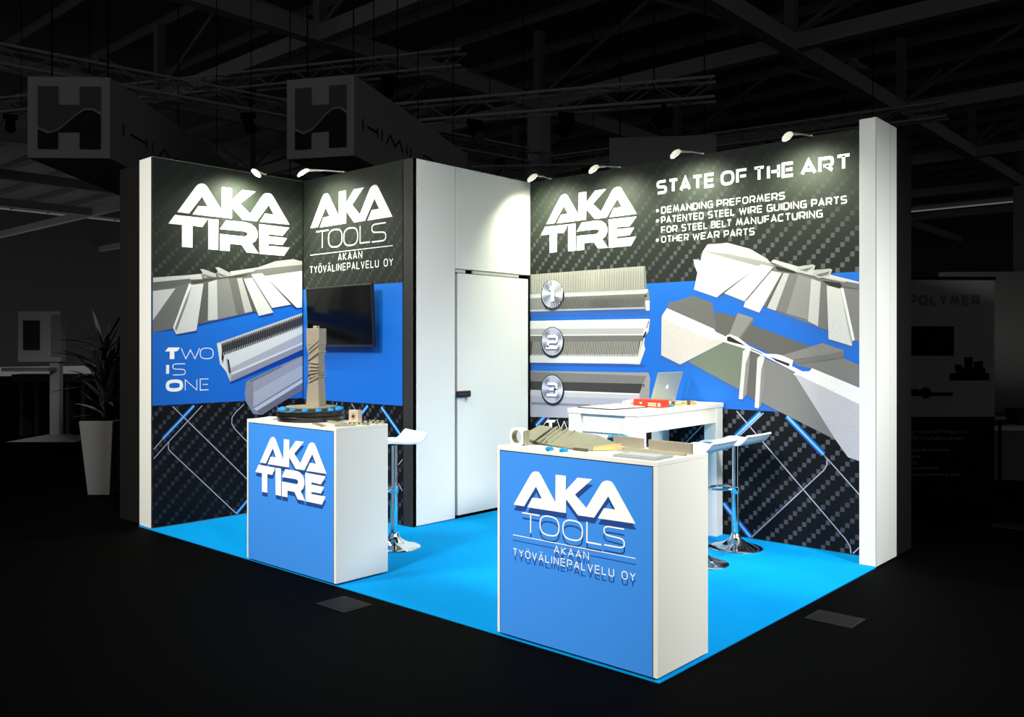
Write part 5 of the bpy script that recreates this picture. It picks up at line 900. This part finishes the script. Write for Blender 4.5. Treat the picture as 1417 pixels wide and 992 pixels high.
# floor service hatches
for x, y, lab in ((3.01, -.20, 'dark floor hatch in the aisle in front of the left counter'), (5.22, 1.42, 'dark floor hatch in the aisle right of the stand'), (5.35, 4.80, 'dark floor hatch near the roll-up banner')):
    t = thing('floor_hatch', (x, y, -.0060), lab, 'hatch', 'service hatches in the hall floor')
    local().box(-.13, .13, -.10, .10, 0, .003).build('frame', mat('hatch_grey', (.012, .012, .012, 1), .6, spec=.1), t)
    local().box(-.11, .11, -.08, .08, .0031, .0045).build('lid', mat('hatch_lid', (.006, .006, .006, 1), .6, spec=.1), t)

# walls of the neighbouring stands; their unlit look is put into a dark colour
H_NEIGH = mat('neighbour_panel_shade', (.011, .011, .011, 1), .9, spec=0.0)
struct('wall_neighbour_left', MB().box(-.46, -.032, .05, .11, 0, 3.0), H_NEIGH, 'narrow panel left of the white wall edge, painted as if unlit')
struct('wall_neighbour_right', MB().box(4.93, 4.995, 3.10, 3.42, 0, 3.0), H_NEIGH, 'narrow panel behind the white end pillar, painted as if unlit')

# far walls and roof of the hall
struct('wall_back', MB().box(-70, 40, 62, 62.5, 0, 11), H_MID, 'far end wall of the dark hall')
struct('wall_side', MB().box(-60.5, -60, -30, 70, 0, 11), H_MID, 'far side wall of the dark hall')
roof = sroot('ceiling', (-10, 20, 11), 'dark hall roof with steel girders and purlins')
MB().box(-62, 42, -8, 64, 11.4, 11.5).build('roof_deck', mat('roof_deck', (.30, .30, .30, 1), .9, spec=0), roof)
for i in range(24):
    y = 2 + i * 2.4
    MB().box(-60, 30, y - .04, y + .04, 11.05, 11.35).build('purlin', H_GREY, roof)
def girder_y(x, z=8.6):
    MB().box(x - .17, x + .17, 0, 62, z, z + .42).build('girder', H_WHITE, roof)
def girder_x(y, z=8.6):
    MB().box(-60, 30, y - .15, y + .15, z + .02, z + .40).build('girder', H_WHITE, roof)
for x in (-42, -34, -26, -18, -10, -2, 6): girder_y(x)
for y in (9, 17, 25, 33, 41, 49): girder_x(y)
for x in (-34, -26, -18, -10, -2, 6):
    for y in (9, 17, 25, 33, 41, 49):
        MB().box(x - .12, x + .12, y - .12, y + .12, 9.03, 11.04).build('hanger_post', H_GREY, roof)
        b = MB(); b.tube([(x, y, 9.0), (x + 4, y, 11.0)], .06, 6); b.tube([(x, y, 9.0), (x - 4, y, 11.0)], .06, 6); b.tube([(x, y, 9.0), (x, y + 4, 11.0)], .06, 6)
        b.build('brace', H_GREY, roof)
for x, y in ((-26, 25), (-10, 17), (-10, 33), (6, 17), (-34, 41), (-2, 41), (-18, 49)):
    t = MB(); t.box(x - .25, x + .25, y - .25, y + .25, 0, 8.6); o = t.build('hall_column', H_WHITE)
    tag(o, None, None, None, 'structure'); o['label'] = 'steel column of the hall %s' % {(-26, 25): 'at far left, in the second row', (-10, 17): 'nearest on the left side', (-10, 33): 'in the middle behind the closet', (6, 17): 'nearest on the right side', (-34, 41): 'furthest left by the back rows', (-2, 41): 'far behind the right wall', (-18, 49): 'rearmost in the centre'}[(x, y)]

# lighting trusses hung from the roof
def truss(p0, p1, label, s=.34, spots=4):
    p0, p1 = Vector(p0), Vector(p1); L = (p1 - p0).length; d = (p1 - p0) / L
    t = thing('lighting_truss', p0, label, 'truss', 'lattice trusses under the hall roof')
    sd = d.cross(Vector((0, 0, 1))).normalized() * s / 2; up = Vector((0, 0, s / 2))
    for a in (-1, 1):
        for b in (-1, 1): MB().tube([p0 + sd * a + up * b, p1 + sd * a + up * b], .028, 6).build('chord', H_WHITE, t)
    m = MB(); n = int(L / .5)
    for i in range(n):
        q0, q1 = p0 + d * (L * i / n), p0 + d * (L * (i + 1) / n); sg = 1 if i % 2 else -1
        for a in (-1, 1):
            m.tube([q0 + sd * a + up * sg, q1 + sd * a - up * sg], .012, 4, cap=False)
            m.tube([q0 + sd * sg + up * a, q1 - sd * sg + up * a], .012, 4, cap=False)
    tag(m.build('lacing', H_GREY, t), kind='stuff')
    for u in (.15, .85):
        q = p0 + d * (L * u); MB().tube([q, Vector((q.x, q.y, 11.3))], .012, 5).build('hanging_cable', H_BLACK, t)
    return [p0 + d * (L * (i + .5) / spots) for i in range(spots)]
spot_n = 0
WHERE = ['left end', 'centre left', 'centre right', 'right end', 'far right end']
TR = [(place(-9.5, 15, 6.6), place(1.0, 24, 6.6), 'truss above the left hanging sign'),
      (place(-3.2, 17, 5.9), place(3.5, 15, 5.9), 'low truss behind the closet'),
      (place(-1.0, 21, 5.6), place(7.5, 24, 6.4), 'truss above the right wall logo'),
      (place(-14, 22, 7.4), place(-1, 18, 7.4), 'high truss crossing the upper left'),
      (place(1.0, 26, 6.9), place(10, 20, 6.9), 'high truss behind the right wall headline')]
for a, b, lab in TR:
    pts = truss(a, b, lab)
    for k, q in enumerate(pts):
        t = thing('stage_light', q - Vector((0, 0, .245)), lab, 'stage light', 'dark stage lights hung from the trusses', rz=random.uniform(0, 6))
        t['label'] = 'dark stage light at the %s of the %s' % (WHERE[k], lab)
        local().box(-.03, .03, -.16, .16, -.08, .04).build('yoke', H_BLACK, t)
        m = local(); m.tube([(-.12, 0, -.08), (.0, 0, -.16), (.16, 0, -.30)], [.09, .11, .12], 10).build('housing', H_BLACK, t)
        m = local(); m.tube([(.161, 0, -.3005), (.175, 0, -.31)], .105, 10).build('lens', H_MID, t)

# high hall pendant lamps, switched off
for r_, f_, zz, lab in ((10.2, 26, 9.6, 'pale hall pendant lamp at the upper right'), (5.4, 27, 9.4, 'pale hall pendant lamp above the headline'), (-3.0, 30, 9.3, 'pale hall pendant lamp over the closet'), (12.6, 33, 8.6, 'pale hall pendant lamp at far right')):
    t = thing('pendant_lamp', place(r_, f_, zz), lab, 'lamp', 'pendant lamps under the hall roof')
    local().lathe([(.5, 0), (.42, .12), (.18, .3), (.1, .45)], n=24).build('shade', H_WHITE, t, smooth=True)
    local().tube([(0, 0, .45), (0, 0, 11.2 - zz)], .02, 6).build('stem', H_DARK, t)

# hanging box signs with an H emblem cut by a wave
def hanging_sign(px_l, px_r, py_t, py_b, depth, rot, length, label, word):
    K = 1205.72; w = (px_r - px_l) / K * depth; h = (py_b - py_t) / K * depth
    xr = (px_r - 708.5) / K * depth; zc = 1.4824 - ((py_t + py_b) / 2 - 478.48) / K * depth
    t = thing('hanging_sign', place(xr, depth, zc), label, 'sign', 'pale box signs hanging under the roof', rz=YAW + rot)
    # local frame: x to the right, y away; origin at front right edge
    local().box(-w, 0, 0, length, -h / 2, h / 2).build('box', H_WHITE, t)
    s = w / 110.0
    def e(pts, d=-.012):
        return [(-w + (a) * s, d, h / 2 - b * s * h / w) for a, b in pts]
    m = local()
    # emblem in px of a 110 x 110 front: dark field with pale H bar notches and pale wave
    for poly in ([(14, 13), (41, 13), (41, 38), (70, 38), (70, 13), (98, 13), (98, 48), (88, 42), (76, 42), (64, 50), (48, 64), (40, 70), (28, 74), (14, 68)],):
        m.add(e(poly), [tuple(range(len(poly)))[::-1]])
    m.build('emblem_upper', H_MID, t)
    m = local()
    poly = [(14, 71), (28, 77), (41, 73), (50, 66), (66, 52), (77, 45), (88, 45), (98, 52), (98, 98), (70, 98), (70, 75), (41, 75.5), (41, 98), (14, 98)]
    m.add(e(poly), [tuple(range(len(poly)))[::-1]]); m.build('emblem_lower', H_DARK, t)
    # side lettering
    class PS:
        def __call__(q, u, zz, d=0.0): return Vector((.012 + d, u, zz))
    pl = PS(); m = local()
    text(m, pl, word, 'mid2', length * .05, length * .62, -h * .14, h * .17, 0.0, each=('letter', H_BLACK, t))
    # the two big characters at the far end
    for g0, strokes in ((.70, [[(.5, 1), (.5, .9)], [(0, .86), (1, .86)], [(.25, .75), (.75, .75), (.75, .62), (.25, .62), (.25, .75)], [(0, .52), (1, .52)], [(.1, .4), (.8, .4)], [(.5, .4), (.62, .1), (.45, 0)], [(.55, .28), (.05, .12)], [(.6, .2), (1, .02)]]),
                        (.85, [[(.3, .92), (1, .92)], [(.6, .92), (.5, .55), (.3, .25)], [(.55, .7), (.95, .7), (.85, .3)], [(.1, .85), (.2, .7)], [(0, .55), (.2, .55), (.15, .15), (1, .02)]])):
        m = local()
        for st in strokes: ribbon(m, pl, [(length * (g0 + .12 * a), -h * .32 + h * .42 * b) for a, b in st], h * .035, 0.0)
        m.build('character', H_BLACK, t)
    for xx in (-w * .85, -w * .15):
        for yy in (.3, length - .4):
            if zc + h / 2 < 11: local().tube([(xx, yy, h / 2), (xx, yy, 11.3 - zc)], .01, 5).build('cable', H_BLACK, t)
hanging_sign(40, 152, 107, 219, 11.0, .03, 7.6, 'pale hanging box sign with dark emblem at upper left', 'HIMILE')
hanging_sign(387, 490, 103, 215, 11.6, -.255, 5.0, 'pale hanging box sign with dark emblem above the middle wall', 'HIMILE')

# neighbouring stand at left: screen trolley, dark machine with wheel, curtain wall, potted palm
t = thing('screen_trolley', place(-6.62, 12.6), 'pale display cabinet on a pedestal with castors at far left', 'trolley', rz=YAW)
local().box(-.50, .12, -.05, .10, 1.25, 1.98).build('cabinet', H_WHITE, t, bevel=.01)
local().box(-.42, -.18, -.056, -.051, 1.42, 1.85).build('screen', H_DARK, t)
local().box(-.02, .12, -.056, -.051, 1.32, 1.93).build('door_panel', H_GREY, t)
local().box(-.07, .07, 0, .12, .16, 1.25).build('pedestal', H_WHITE, t, bevel=.01)
local().box(-.62, .05, -.25, -.02, 1.12, 1.17).build('tray', H_GREY, t)
local().hull([(-.5, -.35, .13), (.5, -.35, .13), (-.4, .4, .13), (.4, .4, .13), (-.1, -.05, .20), (.1, -.05, .20), (-.1, .1, .20), (.1, .1, .20)]).build('foot', H_WHITE, t)
for a in (-.42, .42):
    for b in (-.28, .33):
        m = local(); m.tube([(a - .03, b, .055), (a + .03, b, .055)], .052, 14).build('castor', H_BLACK, t)
t = thing('machine', place(-6.5, 14.2), 'dark machine with a large wheel behind the screen trolley', 'machine', rz=YAW)
m = local(); m.lathe([(.18, 0), (.24, .5), (.26, 1.2), (.22, 1.6), (.1, 1.75), (.14, 1.8), (.15, 1.98), (.05, 2.08)], c=(.32, 0, .02), n=20).build('body', H_BLACK, t, smooth=True)
m = local(); m.tube([(-.35 + .42 * math.cos(2 * math.pi * i / 28), 0, .46 + .42 * math.sin(2 * math.pi * i / 28)) for i in range(28)], .05, 8, closed=True).build('wheel_rim', H_BLACK, t, smooth=True)
for k in range(6):
    a = math.pi * k / 6
    m = local(); m.tube([(-.35 - .4 * math.cos(a), 0, .46 - .4 * math.sin(a)), (-.35 + .4 * math.cos(a), 0, .46 + .4 * math.sin(a))], .014, 6).build('spoke', H_BLACK, t)
local().box(-1.6, -.2, -.1, .25, .9, 1.02).build('beam', H_DARK, t)
for k in range(5): local().box(-1.5 + k * .25, -1.44 + k * .25, -.05, .2, .02, .9).build('strut', H_DARK, t)
struct('wall_curtain', MB().box(-11, -5.0, 7.0, 7.12, 0, 2.15), H_MID, 'low grey partition behind the screen trolley')
struct('trim_1', MB().box(-11, -4.9, 6.9, 7.0, 2.15, 2.25), H_DARK, 'dark rail along the top of the low grey partition')
m = MB()
for i in range(36):
    u = i / 36; x = -13 + u * 8
    m.box(x, x + .24, 10 + .12 * math.sin(i * 1.9), 10.2 + .12 * math.sin(i * 1.9), 0, 4.4)
tag(m.build('drape', H_MID), 'tall pleated grey drape hanging at far left', 'drape')
t = thing('potted_palm', place(-4.10, 8.75), 'leafy palm in a tall pale pot at left', 'plant', rz=YAW)
local().hull([(-.11, -.11, 0), (.11, -.11, 0), (-.11, .11, 0), (.11, .11, 0), (-.17, -.17, .74), (.17, -.17, .74), (-.17, .17, .74), (.17, .17, .74)]).build('pot', H_POT, t, bevel=.01)
local().box(-.15, .15, -.15, .15, .735, .745).build('soil', H_BLACK, t)
random.seed(11)
for k in range(80):
    a = random.uniform(0, 2 * math.pi); tilt = random.uniform(.25, 1.25); L = random.uniform(.28, .6)
    m = local(); n = 6; w0 = random.uniform(.02, .036); z0 = .74 + random.uniform(0, .75); vs_ = []
    for i in range(n + 1):
        u = i / n; out = L * u * math.sin(tilt); zz = z0 + L * u * math.cos(tilt) - .35 * L * u * u * math.sin(tilt)
        w = w0 * math.sin(math.pi * (u * .92 + .06))
        cx_, cy_ = out * math.cos(a), out * math.sin(a); sx, sy = -math.sin(a) * w, math.cos(a) * w
        vs_ += [(cx_ + sx, cy_ + sy, zz), (cx_, cy_, zz - w * .4), (cx_ - sx, cy_ - sy, zz)]
    m.add(vs_, [(3 * i + j, 3 * i + j + 1, 3 * i + j + 4, 3 * i + j + 3) for i in range(n) for j in (0, 1)])
    m.build('leaf', H_MID if k % 4 == 0 else H_DARK, t)
for k in range(5):
    m = local(); a = k * 1.3; m.tube([(0, 0, .74), (.05 * math.cos(a), .05 * math.sin(a), 1.1), (.1 * math.cos(a), .1 * math.sin(a), 1.45)], [.014, .012, .006], 6).build('stem', H_DARK, t)

# roll-up banner at right
bt = thing('rollup_banner', place(4.12, 8.15), 'roll-up banner with dark foot beyond the white end pillar', 'banner', rz=YAW + .04)
bw = .96; x1 = .40; x0 = x1 - bw
local().box(x0, x1, -.004, .0, .60 + .22, 2.10).build('banner_top_half', H_GREY, bt)
local().box(x0, x1, -.004, .0, .08, .8195).build('banner_dark_half', H_BLACK, bt)
local().box(x0 - .01, x1 + .01, -.012, .012, 2.10, 2.128).build('top_rail', H_BLACK, bt)
local().box(x0 - .02, x1 + .04, -.10, .10, 0, .075).build('base_case', H_BLACK, bt, bevel=.01)
for a in (x0 + .12, x1 - .12): local().box(a - .03, a + .03, -.16, .16, -.013, .004).build('foot', H_BLACK, bt)
class PB:
    def __call__(q, u, zz, d=0.0): return Vector((u, -.005 - d, zz))
pb = PB()
m = local(); text(m, pb, 'POLYMER', 'heavy', x1 - .822, x1 - .139, 1.855, .105, .001); m.build('lettering', H_MID, bt)
m = local()
flat(m, pb, [(x1 - .86, 1.39), (x1 - .389, 1.39), (x1 - .389, 1.665), (x1 - .86, 1.665)], .001)
m.build('dark_picture', H_BLACK, bt)
m = local()
YO = .058
for a, b, w, h in ((-.43, 1.10, .38, .07), (-.37, 1.17, .28, .05), (-.29, 1.22, .08, .10), (-.20, 1.22, .09, .06), (-.38, 1.20, .07, .05)): flat(m, pb, [(x1 + a, b + YO), (x1 + a + w, b + YO), (x1 + a + w, b + h + YO), (x1 + a, b + h + YO)], .001)
for a, b, w, h in ((-.86, .955, .16, .045), (-.86, 1.00, .14, .02), (-.70, .955, .30, .035)): flat(m, pb, [(x1 + a, b + YO), (x1 + a + w, b + YO), (x1 + a + w, b + h + YO), (x1 + a, b + h + YO)], .001)
flat(m, pb, sup(x1 - .66, .985 + YO, .055, .055, 2, 20), .001)
m.build('product_print', H_BLACK, bt)
def font_text(s, u0, zz, size, parent, material):
    cu = bpy.data.curves.new('txt', 'FONT'); cu.body = s; cu.size = size
    tmp = bpy.data.objects.new('txt', cu); COL.objects.link(tmp)
    dg = bpy.context.evaluated_depsgraph_get(); me = bpy.data.meshes.new_from_object(tmp.evaluated_get(dg))
    bpy.data.objects.remove(tmp)
    me.transform(Matrix.Translation((u0, -.0065, zz)) @ Matrix.Rotation(math.pi / 2, 4, 'X'))
    me.materials.clear(); me.materials.append(material)
    o = bpy.data.objects.new('lettering', me); COL.objects.link(o); o.parent = parent
    return o
for s, zz, sz in (('Polymer Industrial Products Co.', .665, .052), ('Ltd. (VIPCO) strives to achieve', .605, .050), ('highest quality by continuously', .50, .040), ('improving the', .44, .040), ('service with', .385, .040), ('customer service and an', .33, .040), ('organizational commitment to quality.', .27, .040)):
    font_text(s, x0 + .03, zz, sz, bt, H_GREY)

# pale fascia board behind the headline wall and a dim table stand at far right
t = thing('fascia_board', place(2.85, 16.5, 5.1), 'pale fascia board of a stand behind the right wall', 'sign', rz=YAW - .12)
local().box(-1.0, 1.0, 0, .5, -.75, 0.35).build('board', H_WHITE, t)
for xx in (-.8, .8): local().tube([(xx, .2, .35), (xx, .2, 11.3 - 5.1)], .012, 5).build('cable', H_BLACK, t)
t = thing('fascia_board', place(-6.3, 19, 4.6), 'dim fascia board behind the left hanging sign', 'sign', rz=YAW + .1)
local().box(-1.2, 1.6, 0, .4, -.4, .4).build('board', H_MID, t)
for xx in (-1, 1.4): local().tube([(xx, .2, .4), (xx, .2, 11.3 - 4.6)], .012, 5).build('cable', H_BLACK, t)
t = thing('display_shelf', place(5.6, 9.6), 'dim low display shelf right of the roll-up banner', 'shelf', rz=YAW - .1)
local().box(-.6, 1.6, 0, .6, .0, .55).build('plinth', H_MID, t)
local().box(-.65, 1.65, -.05, .65, .55, .60).build('shelf_top', H_WHITE, t)
local().box(-.62, 1.62, .6, .66, .6, 2.35).build('rear_panel', H_MID, t)
for k in range(5):
    local().box(-.3 + k * .32, -.1 + k * .32, .1, .4, .60, .72 + .05 * (k % 3)).build('display_box', H_DARK, t)
t = thing('leg_table', place(4.85, 9.2), 'small dark table between banner and display shelf', 'table', rz=YAW)
local().box(-.25, .25, -.2, .2, .72, .75).build('tabletop', H_GREY, t)
for a in (-.22, .20):
    for b in (-.17, .15): local().box(a, a + .025, b, b + .025, 0, .7195).build('leg', H_BLACK, t)
